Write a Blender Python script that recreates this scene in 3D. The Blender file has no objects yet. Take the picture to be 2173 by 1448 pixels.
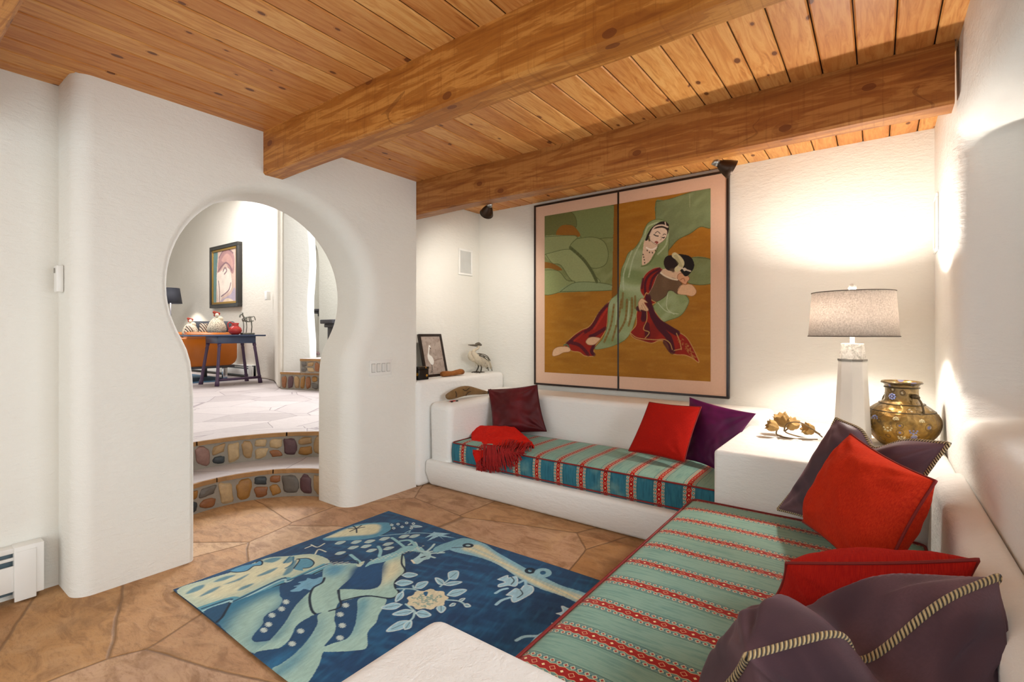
import bpy, bmesh, math, random
import numpy as np
from mathutils import Vector, Matrix, noise as mnoise
random.seed(7)
C = bpy.context.scene.collection
scene = bpy.context.scene
# ------------------------------------------------------------------ camera
FPX, CX, HY, CAMH = 1045.0, 1086.5, 706.0, 1.35
TH = math.atan(775.5 / FPX)
cam_d = bpy.data.cameras.new('camera'); cam = bpy.data.objects.new('camera', cam_d); C.objects.link(cam)
cam.location = (0, 0, CAMH); cam.rotation_euler = (math.pi/2, 0, TH)
cam_d.sensor_width = 36; cam_d.lens = 36*FPX/2173.0
cam_d.shift_y = -(724.0-HY)/2173.0
cam_d.clip_start = 0.02
scene.camera = cam
scene.view_settings.view_transform = 'Standard'
scene.view_settings.look = 'None'
scene.view_settings.gamma = 1
scene.view_settings.exposure = 0.66
# ------------------------------------------------------------------ world and big lights
w = bpy.data.worlds.new('world'); scene.world = w; w.use_nodes = True
bg = w.node_tree.nodes['Background']; bg.inputs[0].default_value = (0.90, 0.955, 0.97, 1); bg.inputs[1].default_value = 1.2
def area(name, loc, target, sx, sy, power, col):
    d = bpy.data.lights.new(name, 'AREA'); d.shape = 'RECTANGLE'; d.size = sx; d.size_y = sy; d.energy = power; d.color = col
    o = bpy.data.objects.new(name, d); C.objects.link(o); o.location = loc
    o.rotation_euler = (Vector(target)-Vector(loc)).to_track_quat('-Z', 'Y').to_euler(); return o
area('daylight_far_room', (-5.9, 5.4, 2.9), (-3.0, 1.3, 0.2), 0.9, 1.2, 95, (0.93, 0.95, 1.0))
area('fill_far_room', (-9.6, 3.3, 4.25), (-9.8, 3.4, 0), 4.0, 1.4, 150, (0.95, 0.97, 1.0))  # added fill below the closed far ceiling, brightens the far room
area('fill_landing', (-7.0, 4.9, 4.2), (-7.5, 4.3, 1.0), 1.2, 0.8, 60, (0.9, 0.95, 1.0))  # unseen fill added above the landing so the white pier reads bright
area('daylight_window', (1.7, 1.5, 1.85), (-1.6, 1.4, 0.9), 2.6, 1.6, 100, (0.88, 0.95, 1.0))

# ------------------------------------------------------------------ helpers
def ray(px, py):
    F = Vector((-math.sin(TH), math.cos(TH), 0)); R = Vector((math.cos(TH), math.sin(TH), 0))
    return F + R*((px-CX)/FPX) + Vector((0, 0, (HY-py)/FPX))
O0 = Vector((0, 0, CAMH))
def pX(px, py, v): d = ray(px, py); return O0 + d*((v-O0.x)/d.x)
def pY(px, py, v): d = ray(px, py); return O0 + d*((v-O0.y)/d.y)
def pZ(px, py, v): d = ray(px, py); return O0 + d*((v-O0.z)/d.z)

def tag(o, label=None, cat=None, group=None, kind=None):
    if label: o['label'] = label
    if cat: o['category'] = cat
    if group: o['group'] = group
    if kind: o['kind'] = kind
    return o
def empty(name, loc, label, cat, group=None, rz=0):
    o = bpy.data.objects.new(name, None); C.objects.link(o); o.location = loc; o.rotation_euler.z = rz
    o.empty_display_size = 0.05
    return tag(o, label, cat, group)
def link(name, me, mats, parent=None, smooth=False):
    if not isinstance(mats, (list, tuple)): mats = [mats]
    for m in mats: me.materials.append(m)
    if smooth:
        for p in me.polygons: p.use_smooth = True
    o = bpy.data.objects.new(name, me); C.objects.link(o)
    if parent:
        o.parent = parent
        o.matrix_parent_inverse = Matrix.Identity(4)
    return o
def bmobj(name, bm, mats, parent=None, smooth=False, world=True):
    """bm in world coordinates unless world=False; origin moved so children sit right under parents"""
    if parent is not None and world:
        pm = parent_world(parent).inverted(); bm.transform(pm)
    me = bpy.data.meshes.new(name); bm.normal_update(); bm.to_mesh(me); bm.free()
    return link(name, me, mats, parent, smooth)
def parent_world(o):
    m = Matrix.LocRotScale(o.location, o.rotation_euler, o.scale)
    return parent_world(o.parent) @ m if o.parent else m
def bevel(o, wd, seg=3, angle=40):
    m = o.modifiers.new('bevel', 'BEVEL'); m.width = wd; m.segments = seg; m.limit_method = 'ANGLE'; m.angle_limit = math.radians(angle)
    for p in o.data.polygons: p.use_smooth = True
    return o
def subd(o, n=1):
    m = o.modifiers.new('sub', 'SUBSURF'); m.levels = n; m.render_levels = n; return o
def bx(bm, x0, x1, y0, y1, z0, z1, M=None):
    vs = [bm.verts.new(Vector(p) if M is None else M @ Vector(p)) for p in
          ((x0,y0,z0),(x1,y0,z0),(x1,y1,z0),(x0,y1,z0),(x0,y0,z1),(x1,y0,z1),(x1,y1,z1),(x0,y1,z1))]
    for f in ((0,3,2,1),(4,5,6,7),(0,1,5,4),(1,2,6,5),(2,3,7,6),(3,0,4,7)): bm.faces.new([vs[i] for i in f])
    return vs
def box(name, x0, x1, y0, y1, z0, z1, m, parent=None, bv=0, seg=3):
    bm = bmesh.new(); bx(bm, x0, x1, y0, y1, z0, z1)
    o = bmobj(name, bm, m, parent)
    if bv: bevel(o, bv, seg)
    return o
def prism(bm, pts, ext, cap=True):
    """pts: list of Vector polygon, ext: Vector extrusion"""
    a = [bm.verts.new(p) for p in pts]; b = [bm.verts.new(p+ext) for p in pts]
    n = len(pts)
    for i in range(n): bm.faces.new((a[i], a[(i+1) % n], b[(i+1) % n], b[i]))
    if cap: bm.faces.new(list(reversed(a))); bm.faces.new(b)
    bmesh.ops.recalc_face_normals(bm, faces=bm.faces)
def lathe(bm, prof, c=(0,0,0), seg=32, M=None, uv=False):
    rings = []
    for r, z in prof:
        ring = []
        for i in range(seg):
            a = 2*math.pi*i/seg
            p = Vector((c[0]+r*math.cos(a), c[1]+r*math.sin(a), c[2]+z))
            ring.append(bm.verts.new(p if M is None else M @ p))
        rings.append(ring)
    for k in range(len(rings)-1):
        for i in range(seg):
            j = (i+1) % seg
            bm.faces.new((rings[k][i], rings[k][j], rings[k+1][j], rings[k+1][i]))
    if prof[0][0] > 1e-5: bm.faces.new(list(reversed(rings[0])))
    if prof[-1][0] > 1e-5: bm.faces.new(rings[-1])
def tube(bm, pts, rad, seg=8, cap=True):
    """swept tube; rad number or list; writes UV (u around, v length) when layer exists"""
    pts = [Vector(p) for p in pts]; n = len(pts)
    if not isinstance(rad, (list, tuple)): rad = [rad]*n
    uvl = bm.loops.layers.uv.active
    up = Vector((0.13, 0.21, 1)).normalized(); rings = []; L = [0]
    for i in range(1, n): L.append(L[-1]+(pts[i]-pts[i-1]).length)
    prev = None
    for i in range(n):
        t = (pts[min(i+1, n-1)]-pts[max(i-1, 0)]).normalized()
        if prev is None: a = t.cross(up); a = a.normalized() if a.length > 1e-4 else t.orthogonal().normalized()
        else: a = (prev - t*prev.dot(t)).normalized()
        prev = a; b = t.cross(a)
        rings.append([bm.verts.new(pts[i]+(a*math.cos(2*math.pi*k/seg)+b*math.sin(2*math.pi*k/seg))*rad[i]) for k in range(seg)])
    for i in range(n-1):
        for k in range(seg):
            k2 = (k+1) % seg
            f = bm.faces.new((rings[i][k], rings[i][k2], rings[i+1][k2], rings[i+1][k]))
            f.smooth = True
            if uvl:
                for lp, (u, v) in zip(f.loops, ((k/seg, L[i]), ((k+1)/seg, L[i]), ((k+1)/seg, L[i+1]), (k/seg, L[i+1]))): lp[uvl].uv = (u, v)
    if cap: bm.faces.new(list(reversed(rings[0]))); bm.faces.new(rings[-1])
def ell(bm, c, r, M=None, seg=16, rings=10):
    base = len(bm.verts)
    mm = Matrix.Translation(c) @ (M if M else Matrix.Identity(4)) @ Matrix.Diagonal((r[0], r[1], r[2], 1))
    bmesh.ops.create_uvsphere(bm, u_segments=seg, v_segments=rings, radius=1, matrix=mm)
def catmull(pts, n=8, closed=False):
    P = [Vector(p) for p in pts]; out = []
    m = len(P)
    rng = range(m) if closed else range(m-1)
    for i in rng:
        if closed: a, b, c, d = P[(i-1) % m], P[i], P[(i+1) % m], P[(i+2) % m]
        else: a, b, c, d = P[max(i-1, 0)], P[i], P[i+1], P[min(i+2, m-1)]
        for k in range(n):
            t = k/n
            out.append(0.5*((2*b)+(c-a)*t+(2*a-5*b+4*c-d)*t*t+(3*b-a-3*c+d)*t**3))
    if not closed: out.append(P[-1])
    return out
# ------------------------------------------------------------------ node helpers
def lin(c):
    if isinstance(c, str): c = tuple(int(c[i:i+2], 16)/255 for i in (0, 2, 4))
    return tuple(((v+0.055)/1.055)**2.4 if v > 0.04045 else v/12.92 for v in c[:3])
class G:
    def __init__(s, name):
        s.m = bpy.data.materials.new(name); s.m.use_nodes = True; s.t = s.m.node_tree; s.n = s.t.nodes; s.l = s.t.links
        s.b = s.n['Principled BSDF']; s.b.inputs['Roughness'].default_value = 0.7
    def set(s, **k):
        for a, v in k.items():
            nm = {'rough': 'Roughness', 'metal': 'Metallic', 'col': 'Base Color', 'sheen': 'Sheen Weight', 'sheenr': 'Sheen Roughness', 'sheent': 'Sheen Tint', 'trans': 'Transmission Weight', 'spec': 'Specular IOR Level', 'ior': 'IOR', 'alpha': 'Alpha', 'em': 'Emission Color', 'ems': 'Emission Strength', 'coat': 'Coat Weight', 'normal': 'Normal', 'sss': 'Subsurface Weight'}[a]
            i = s.b.inputs[nm]
            if isinstance(v, (tuple, list)) and len(v) == 3: v = (*v, 1)
            s.put(i, v)
        return s
    def put(s, sock, v):
        if isinstance(v, X): v = v.s
        if isinstance(v, bpy.types.NodeSocket): s.l.new(v, sock)
        else: sock.default_value = v
    def node(s, ty, **k):
        n = s.n.new(ty)
        for a, v in k.items(): setattr(n, a, v)
        return n
    def coord(s, which='Object', scale=(1,1,1), rot=(0,0,0), loc=(0,0,0)):
        tc = s.node('ShaderNodeTexCoord'); mp = s.node('ShaderNodeMapping')
        s.l.new(tc.outputs[which], mp.inputs[0]); mp.inputs['Scale'].default_value = scale; mp.inputs['Rotation'].default_value = rot; mp.inputs['Location'].default_value = loc
        return mp.outputs[0]
    def noise(s, vec, scale=5, detail=3, rough=0.55, dist=0.0, out=0):
        n = s.node('ShaderNodeTexNoise'); s.put(n.inputs['Vector'], vec); n.inputs['Scale'].default_value = scale; n.inputs['Detail'].default_value = detail; n.inputs['Roughness'].default_value = rough; n.inputs['Distortion'].default_value = dist
        return X(s, n.outputs[out])
    def vor(s, vec, scale=5, feature='F1', rand=1, out='Distance', dim='3D'):
        n = s.node('ShaderNodeTexVoronoi', feature=feature, voronoi_dimensions=dim); s.put(n.inputs['Vector'], vec); n.inputs['Scale'].default_value = scale; n.inputs['Randomness'].default_value = rand
        return X(s, n.outputs[out])
    def white(s, v):
        n = s.node('ShaderNodeTexWhiteNoise', noise_dimensions='1D'); s.put(n.inputs['W'], v); return X(s, n.outputs['Value'])
    def ramp(s, v, stops, interp='LINEAR'):
        n = s.node('ShaderNodeValToRGB'); s.put(n.inputs[0], v); cr = n.color_ramp; cr.interpolation = interp
        while len(cr.elements) < len(stops): cr.elements.new(0.5)
        for e, (p, c) in zip(cr.elements, stops):
            e.position = p; e.color = (*lin(c), 1) if isinstance(c, (str, tuple)) else (c, c, c, 1)
        return X(s, n.outputs[0])
    def mix(s, f, a, b, mode='MIX'):
        n = s.node('ShaderNodeMix', data_type='RGBA', blend_type=mode); n.clamp_factor = True
        s.put(n.inputs[0], f)
        for sock, v in ((n.inputs[6], a), (n.inputs[7], b)):
            if isinstance(v, str): v = (*lin(v), 1)
            elif isinstance(v, (int, float)): v = (v, v, v, 1)
            s.put(sock, v)
        return X(s, n.outputs[2])
    def xyz(s, vec):
        n = s.node('ShaderNodeSeparateXYZ'); s.put(n.inputs[0], vec); return [X(s, o) for o in n.outputs]
    def vec(s, a, b, c):
        n = s.node('ShaderNodeCombineXYZ')
        for i, v in enumerate((a, b, c)): s.put(n.inputs[i], v)
        return n.outputs[0]
    def bump(s, h, strength=0.3, dist=0.01):
        n = s.node('ShaderNodeBump'); s.put(n.inputs['Height'], h); n.inputs['Strength'].default_value = strength; n.inputs['Distance'].default_value = dist
        s.l.new(n.outputs[0], s.b.inputs['Normal']); return s
    def attr(s, name):
        n = s.node('ShaderNodeAttribute'); n.attribute_name = name; return X(s, n.outputs['Color'])
class X:
    def __init__(s, g, sock): s.g = g; s.s = sock
    def op(s, o, b=None, c=None):
        n = s.g.node('ShaderNodeMath', operation=o); s.g.put(n.inputs[0], s)
        if b is not None: s.g.put(n.inputs[1], b)
        if c is not None: s.g.put(n.inputs[2], c)
        return X(s.g, n.outputs[0])
    def __add__(s, b): return s.op('ADD', b)
    def __sub__(s, b): return s.op('SUBTRACT', b)
    def __mul__(s, b): return s.op('MULTIPLY', b)
    def __truediv__(s, b): return s.op('DIVIDE', b)
    def lt(s, b): return s.op('LESS_THAN', b)
    def gt(s, b): return s.op('GREATER_THAN', b)
    def abs(s): return s.op('ABSOLUTE')
    def fract(s): return s.op('FRACT')
    def floor(s): return s.op('FLOOR')
    def max(s, b): return s.op('MAXIMUM', b)
    def min(s, b): return s.op('MINIMUM', b)
    def step(s, a, b):
        n = s.g.node('ShaderNodeMapRange', interpolation_type='SMOOTHSTEP'); s.g.put(n.inputs[0], s); n.inputs[1].default_value = a; n.inputs[2].default_value = b
        return X(s.g, n.outputs[0])
def plain(name, col, rough=0.6, metal=0.0, var=0.12, bump=0.0, bs=60, sheen=0.0, spec=0.5, vs=9):
    g = G(name); c = lin(col); v = g.coord()
    n = g.noise(v, vs, 3)
    dark = tuple(x*(1-var) for x in c); lite = tuple(min(1, x*(1+var)) for x in c)
    g.set(col=g.mix(n, (*dark, 1), (*lite, 1)), rough=rough, metal=metal, spec=spec)
    if sheen: g.set(sheen=sheen)
    if bump: g.bump(g.noise(v, bs, 4), bump, 0.01)
    return g.m
def stucco(name, c0='e2dfd6', c1='eae8e0'):
    g = G(name); v = g.coord()
    big = g.noise(v, 1.3, 3); col = g.mix(big, c0, c1)
    g.set(col=col, rough=0.85, spec=0.25)
    fine = g.noise(v, 160, 3, 0.6); mid = g.noise(v, 14, 4, 0.5); tr = g.noise(g.coord(scale=(3, 3, 9)), 6, 5, 0.6, 0.6)
    g.bump(fine*0.25+mid*0.9+tr*0.9, 0.55, 0.008)
    return g.m
M_wall = stucco('white_plaster')
M_adobe = stucco('adobe_plaster', 'e9e8e3', 'f0efeb')
M_bluewall = stucco('reveal_plaster', 'dfe1e2', 'e8e9e9')
# boards: run along Y, pitch .145 across X
def board_mat():
    g = G('ceiling_pine'); tc = g.coord(); x, y, z = g.xyz(tc)
    idx = ((x-0.21)/0.145).floor(); rnd = g.white(idx)
    yy = y + rnd*13.0
    v = g.vec(x*1.0, yy*0.10, idx*0.37)
    grain = g.noise(v, 34, 4, 0.6, 1.4)
    v2 = g.vec(x*1.0, yy*0.22, idx*0.61); wide = g.noise(v2, 7, 3, 0.5, 0.4)
    base = g.ramp(grain, ((0.25, 'bb8148'), (0.45, 'dba768'), (0.62, 'e9c084'), (0.8, 'cf9a5c')))
    t1 = g.mix(rnd, 'dcb080', 'ffeccc'); base = g.mix(0.85, base, t1, 'MULTIPLY')
    base = g.mix(wide.step(0.5, 0.75)*0.3, base, 'ba7644')
    # knots
    kv = g.vec(x*1.0, yy*0.55, 0.0); kd = g.vor(kv, 5.5, dim='2D'); kc = g.vor(kv, 5.5, out='Color', dim='2D'); kr = g.xyz(kc.s)[0]
    ks = (kr-0.45).max(0.0)*0.10
    kd2 = kd + g.noise(kv, 30, 2)*0.02
    inside = X(g, (kd2-ks).s).lt(0.030)*kr.gt(0.5)
    ring = (kd2-ks).abs().lt(0.055)*kr.gt(0.5)
    base = g.mix(ring*0.45, base, 'a5622e'); base = g.mix(inside*0.85, base, '5e2f17')
    # groove
    fx = ((x-0.21)/0.145).fract(); gd = fx.min((fx*-1.0)+1.0)
    base = g.mix((gd.lt(0.022))*0.6, base, '5d3514')
    g.set(col=base, rough=0.45, spec=0.35)
    g.bump(grain*0.4, 0.15, 0.003)
    return g.m
M_board = board_mat()
def beam_mat(name, dark, mid, lite, seed=0.0):
    g = G(name); tc = g.coord(loc=(seed, 0, 0)); x, y, z = g.xyz(tc)
    v = g.vec(x*0.10, y, z); grain = g.noise(v, 22, 5, 0.62, 0.9); fine = g.noise(g.vec(x*0.05, y, z), 90, 3)
    base = g.ramp(grain, ((0.28, dark), (0.47, mid), (0.6, lite), (0.78, mid)))
    saw = g.noise(g.vec(x, y*0.05, z*0.05), 55, 3, 0.7); base = g.mix(saw.step(0.5, 0.8)*0.55, base, dark); base = g.mix(((grain-0.5).abs().step(0.0, 0.03)*-1.0+1.0)*0.3, base, '7d451a')
    kv = g.vec(x*0.6, y*1.2+z, 0.0); kd = g.vor(kv, 3.4, dim='2D'); kr = g.xyz(g.vor(kv, 3.4, out='Color', dim='2D').s)[1]
    kk = kd + g.noise(kv, 14, 2)*0.05
    halo = kk.lt(0.15)*kr.gt(0.35); core = kk.lt(0.085)*kr.gt(0.35)
    base = g.mix(halo*0.35, base, dark); base = g.mix(core*0.75, base, '6b3413')
    crack = (g.noise(g.vec(x*0.35, y, z), 3.3, 2, 0.5, 0.5)-0.5).abs().lt(0.0035)*g.noise(tc, 1.4, 1).gt(0.5)
    base = g.mix(crack*0.45, base, '6a3a15')
    g.set(col=base, rough=0.5, spec=0.35); g.bump(grain*0.5+saw*0.4+fine*0.3, 0.3, 0.006)
    return g.m
M_beam = beam_mat('beam_pine', '8a4d18', 'ae6c28', 'c98a42')
M_beam2 = beam_mat('beam_pine_dark', '7c451b', '9c6029', 'b47a3e', 4.3)
def flag_mat(name, cols, joint, scale, jw=0.012, stain=0.4, bumpy=0.4, dark='83592f'):
    g = G(name); v0 = g.coord(scale=(1, 1, 0.0))
    wob = g.noise(v0, 1.6, 3, 0.5, 0, out=1)
    vm = g.node('ShaderNodeVectorMath', operation='MULTIPLY_ADD'); g.put(vm.inputs[0], wob); vm.inputs[1].default_value = (0.08, 0.08, 0); g.put(vm.inputs[2], v0)
    v = vm.outputs[0]
    e = g.vor(v, scale, 'DISTANCE_TO_EDGE'); c = g.xyz(g.vor(v, scale, out='Color').s)
    base = g.ramp(c[0], [(i/(len(cols)-1), k) for i, k in enumerate(cols)])
    st = g.noise(g.coord(scale=(1, 2.2, 1), rot=(0, 0, 0.5)), 5, 6, 0.68, 0.8)
    base = g.mix(st.step(0.42, 0.66)*stain, base, dark); sp = g.noise(g.coord(scale=(1, 2.6, 0), rot=(0, 0, 0.5)), 30, 6, 0.75)
    cell = g.noise(g.vec(*(g.xyz(v0)[:2]), c[1]*7.0), 3.0, 5, 0.7, 1.2); base = g.mix(cell.step(0.45, 0.7)*0.45, base, cols[-1])
    base = g.mix(sp.step(0.5, 0.7)*0.5, base, dark); base = g.mix(g.noise(v0, 2.3, 3).step(0.5, 0.8)*0.35, base, cols[-1])
    base = g.mix((e.step(jw*0.4, jw)*-1.0+1.0)*0.75, base, joint)
    g.set(col=base, rough=0.55, spec=0.4)
    g.bump(e.step(0, jw*1.6)*0.6+st*0.7+sp*0.25, bumpy, 0.012)
    return g.m
M_floor = flag_mat('sandstone_floor', ('a0744a', 'c09059', 'b88c68', 'c29c7c', 'cfa87c'), '7d5a36', 1.2, 0.007, 0.7, 0.8)
M_floor2 = flag_mat('slate_floor', ('9c908c', 'ab9f9b', 'b7aba6', 'a59a97', 'b0a49f'), '77696a', 1.7, 0.010, 0.35, 0.4, 'a39693')
# ------------------------------------------------------------------ raster painting on dense grids
class Canvas:
    def __init__(s, w, h, res, to):     # to(px,py)->(u,v) metres in canvas
        s.nx = int(w/res)+1; s.ny = int(h/res)+1; s.w = w; s.h = h
        s.u = np.linspace(0, w, s.nx); s.v = np.linspace(0, h, s.ny); s.img = np.zeros((s.ny, s.nx, 3)); s.to = to
        s.U, s.V = np.meshgrid(s.u, s.v); s.rng = np.random.RandomState(3)
    def noise(s, sc, ang=0.0, aniso=1.0, seed=0):
        """value noise, cheap numpy"""
        ca, sa = math.cos(ang), math.sin(ang)
        x = (s.U*ca+s.V*sa)*sc; y = (-s.U*sa+s.V*ca)*sc*aniso
        r = np.random.RandomState(seed); T = r.rand(97, 89)
        xi = np.floor(x).astype(int); yi = np.floor(y).astype(int); fx = x-xi; fy = y-yi; fx = fx*fx*(3-2*fx); fy = fy*fy*(3-2*fy)
        g = lambda a, b: T[a % 97, b % 89]
        return g(xi, yi)*(1-fx)*(1-fy)+g(xi+1, yi)*fx*(1-fy)+g(xi, yi+1)*(1-fx)*fy+g(xi+1, yi+1)*fx*fy
    def P(s, pts): return [s.to(*p) for p in pts]
    def mask(s, pts, smooth=True, raw=False):
        q = pts if raw else s.P(pts)
        if smooth: q = [(p.x, p.y) for p in catmull([(a, b, 0) for a, b in q], 5, True)]
        q = np.array(q); m = np.zeros((s.ny, s.nx), bool)
        x0, x1 = np.searchsorted(s.u, [q[:, 0].min(), q[:, 0].max()]); y0, y1 = np.searchsorted(s.v, [q[:, 1].min(), q[:, 1].max()])
        x0 = max(x0-1, 0); y0 = max(y0-1, 0); x1 += 1; y1 += 1
        U = s.U[y0:y1, x0:x1]; V = s.V[y0:y1, x0:x1]; mm = np.zeros(U.shape, bool); n = len(q)
        for i in range(n):
            xa, ya = q[i]; xb, yb = q[(i+1) % n]
            if ya == yb: continue
            c = ((V >= min(ya, yb)) & (V < max(ya, yb))); xx = xa+(V-ya)*(xb-xa)/(yb-ya)
            mm ^= c & (U < xx)
        m[y0:y1, x0:x1] = mm; return m.astype(float)
    def blur(s, m, r):
        k = max(1, int(r/(s.w/s.nx)))
        for _ in range(2):
            for ax in (0, 1):
                pad = [(k, k) if a == ax else (0, 0) for a in (0, 1)]
                c = np.cumsum(np.pad(m, pad, mode='edge'), axis=ax)
                c = np.concatenate([np.zeros_like(np.take(c, [0], ax)), c], ax); L = m.shape[ax]
                m = (np.take(c, range(2*k+1, 2*k+1+L), ax, mode='clip')-np.take(c, range(0, L), ax))/(2*k+1)
        return m
    def put(s, m, col, a=1.0):
        c = np.array(lin(col)); m = np.clip(m*a, 0, 1)[..., None]; s.img = s.img*(1-m)+c*m
    def fill(s, pts, col, a=1.0, smooth=True, soft=0, clip=None):
        m = s.mask(pts, smooth)
        if soft: m = s.blur(m, soft)
        if clip is not None: m = m*clip
        s.put(m, col, a); return m
    def stroke(s, pts, col, wd, a=1.0, smooth=True, wd2=None):
        q = s.P(pts)
        if smooth and len(q) > 2: q = [(p.x, p.y) for p in catmull([(x, y, 0) for x, y in q], 5)]
        n = len(q)
        for i in range(n-1):
            (xa, ya), (xb, yb) = q[i], q[i+1]; ww = wd if wd2 is None else wd+(wd2-wd)*i/(n-1)
            x0, x1 = np.searchsorted(s.u, [min(xa, xb)-ww, max(xa, xb)+ww]); y0, y1 = np.searchsorted(s.v, [min(ya, yb)-ww, max(ya, yb)+ww])
            if x1 <= x0 or y1 <= y0: continue
            U = s.U[y0:y1, x0:x1]; V = s.V[y0:y1, x0:x1]; dx, dy = xb-xa, yb-ya; l2 = dx*dx+dy*dy+1e-12
            t = np.clip(((U-xa)*dx+(V-ya)*dy)/l2, 0, 1); d = np.hypot(U-xa-t*dx, V-ya-t*dy)
            cell = s.w/s.nx; m = np.clip((ww/2-d)/cell+0.5, 0, 1)*a
            c = np.array(lin(col)); s.img[y0:y1, x0:x1] = s.img[y0:y1, x0:x1]*(1-m[..., None])+c*m[..., None]
    def mesh(s, name, place, mask=None, thick=None):
        """place(U,V)->Nx3 array; flat sheet with colour attribute 'paint'"""
        co = place(s.U.ravel(), s.V.ravel()).astype(np.float32); nx, ny = s.nx, s.ny
        idx = np.arange(nx*ny).reshape(ny, nx)
        q = np.stack([idx[:-1, :-1], idx[:-1, 1:], idx[1:, 1:], idx[1:, :-1]], -1).reshape(-1, 4)
        me = bpy.data.meshes.new(name); nf = len(q)
        me.vertices.add(nx*ny); me.vertices.foreach_set('co', co.ravel())
        me.loops.add(nf*4); me.loops.foreach_set('vertex_index', q.ravel().astype(np.int32))
        me.polygons.add(nf); me.polygons.foreach_set('loop_start', np.arange(0, nf*4, 4, dtype=np.int32))
        me.update(calc_edges=True)
        at = me.color_attributes.new('paint', 'FLOAT_COLOR', 'POINT')
        rgba = np.concatenate([s.img.reshape(-1, 3), np.ones((nx*ny, 1))], 1).astype(np.float32); at.data.foreach_set('color', rgba.ravel())
        return me
def paint_mat(name, rough=0.8, weave=900, bstr=0.15, sheen=0.0, streak=None):
    g = G(name); c = g.attr('paint'); v = g.coord(scale=streak or (1, 1, 1))
    n = g.noise(v, weave, 2, 0.6)
    g.set(col=g.mix(0.55, c, g.ramp(n, ((0.3, (0.82, 0.82, 0.82)), (0.7, (1.0, 1.0, 1.0)))), 'MULTIPLY'), rough=rough, spec=0.25)
    if sheen: g.set(sheen=sheen)
    g.bump(n, bstr, 0.002); return g.m
def cropfn(x0, y0, s):
    return lambda pts: [(x0+a/s, y0+b/s) for a, b in pts]
# ================================================================== THE ROOM
def struct(o): o['kind'] = 'structure'; return o
# floor of the low room (x from the steps to the right wall)
struct(box('floor', -4.75, 0.75, -1.6, 4.4, -0.12, 0.0, M_floor))
# ceiling boards, one mesh with chamfered tongue-and-groove boards along Y
bm = bmesh.new()
k = -28
while 0.21+0.145*k < 0.5:
    a = 0.21+0.145*k; b = a+0.145; g_ = 0.0025; ch = 0.006
    pts = [(a+g_, 2.72), (a+g_, 2.67+ch), (a+g_+ch, 2.67), (b-g_-ch, 2.67), (b-g_, 2.67+ch), (b-g_, 2.72)]
    prism(bm, [Vector((p[0], -1.6, p[1])) for p in pts], Vector((0, 6.0, 0))); k += 1
bx(bm, -3.85, 0.7, -1.6, 4.4, 2.72, 2.78)
struct(bmobj('ceiling', bm, M_board))
struct(box('wall_back', -3.80, 0.60, 4.18, 4.42, 0.0, 2.672, M_wall))
struct(box('wall_alcove', -3.80, -3.56, 2.96, 4.18, 0.0, 2.672, M_wall, bv=0.006, seg=2))
struct(box('wall_left', -3.64, -3.52, -1.6, 0.67, 0.0, 2.672, M_wall))
# arch wall with keyhole opening
def hole(off=0.0, right=1.0):
    cy, cz, r = 1.765, 1.625, 0.665; hw = 0.51; ny = 1.75
    pts = []
    # go from bottom left up, round, down to bottom right
    def oleft(): return off*0.35
    a0 = math.acos(-1) ; jz_ = lambda y, rr: cz-math.sqrt(max(0, rr*rr-(y-cy)**2))
    NL, NR = ny-hw-off*0.35, ny+hw+off*0.95
    rl = r+off*0.35; rr_ = r+off*1.1; rt = r+off*0.45
    angL = math.atan2(-(cz-jz_(NL, rl)), NL-cy)      # negative angle in left-lower quadrant
    angR = math.atan2(-(cz-jz_(NR, rr_)), NR-cy)
    N = 56; arc = []
    aL = angL % (2*math.pi); aR = angR
    for i in range(N+1):
        t = i/N; a = aL+(aR-aL)*t
        c_, s_ = math.cos(a), math.sin(a)
        wr = (c_+1)/2; rad = rl*(1-wr)+rr_*wr
        if s_ > 0: rad = rad*(1-s_**2*0.6)+rt*(s_**2*0.6)
        arc.append((cy+rad*c_, cz+rad*s_))
    zl, zr = arc[0][1], arc[-1][1]
    L = [(NL, zl*t/10) for t in range(10)]; R_ = [(NR, zr*(10-t)/10) for t in range(1, 11)]
    P = L+arc+R_
    Q = [list(p) for p in P]
    for _ in range(3):                      # soften the shoulders
        for i in range(4, len(P)-4):
            if abs(i-10) < 5 or abs(i-(len(P)-11)) < 5:
                Q[i] = [(P[i-1][0]+2*P[i][0]+P[i+1][0])/4, (P[i-1][1]+2*P[i][1]+P[i+1][1])/4]
        P = [tuple(q) for q in Q]
    return P
XF, XB = -3.24, -3.64
bm = bmesh.new(); rings = []
bd = 0.14
layers = []
for i in range(9):
    t = i/8; ang = t*math.pi/2
    layers.append((XF-bd*(1-math.cos(ang))*0.9, bd*(1-math.sin(ang))))
layers += [(XF-0.2, 0), (XF-0.3, 0), (XB+0.03, 0), (XB+0.01, 0.01), (XB, 0.03)]
for x, o in layers: rings.append([bm.verts.new((x, p[0], p[1])) for p in hole(o)])
for a, b in zip(rings, rings[1:]):
    for i in range(len(a)-1): bm.faces.new((a[i], a[i+1], b[i+1], b[i]))
Y0, Y1, ZT = 0.67, 2.96, 2.70
rc = 0.085                                    # rounded vertical pier edge
def face_out(x, ring, y0):
    o = [bm.verts.new((x, y0, 0)), bm.verts.new((x, y0, ZT)), bm.verts.new((x, Y1, ZT)), bm.verts.new((x, Y1, 0))]
    # fan quads: ring from bottom-left .. bottom-right ; outer goes bl, tl, tr, br
    bm.faces.new([o[0]]+ring+[o[3], o[2], o[1]])
    return o
fo = face_out(XF, rings[0], Y0+rc); bo = face_out(XB, rings[-1], Y0)
prev = (fo[0], fo[1])
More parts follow.
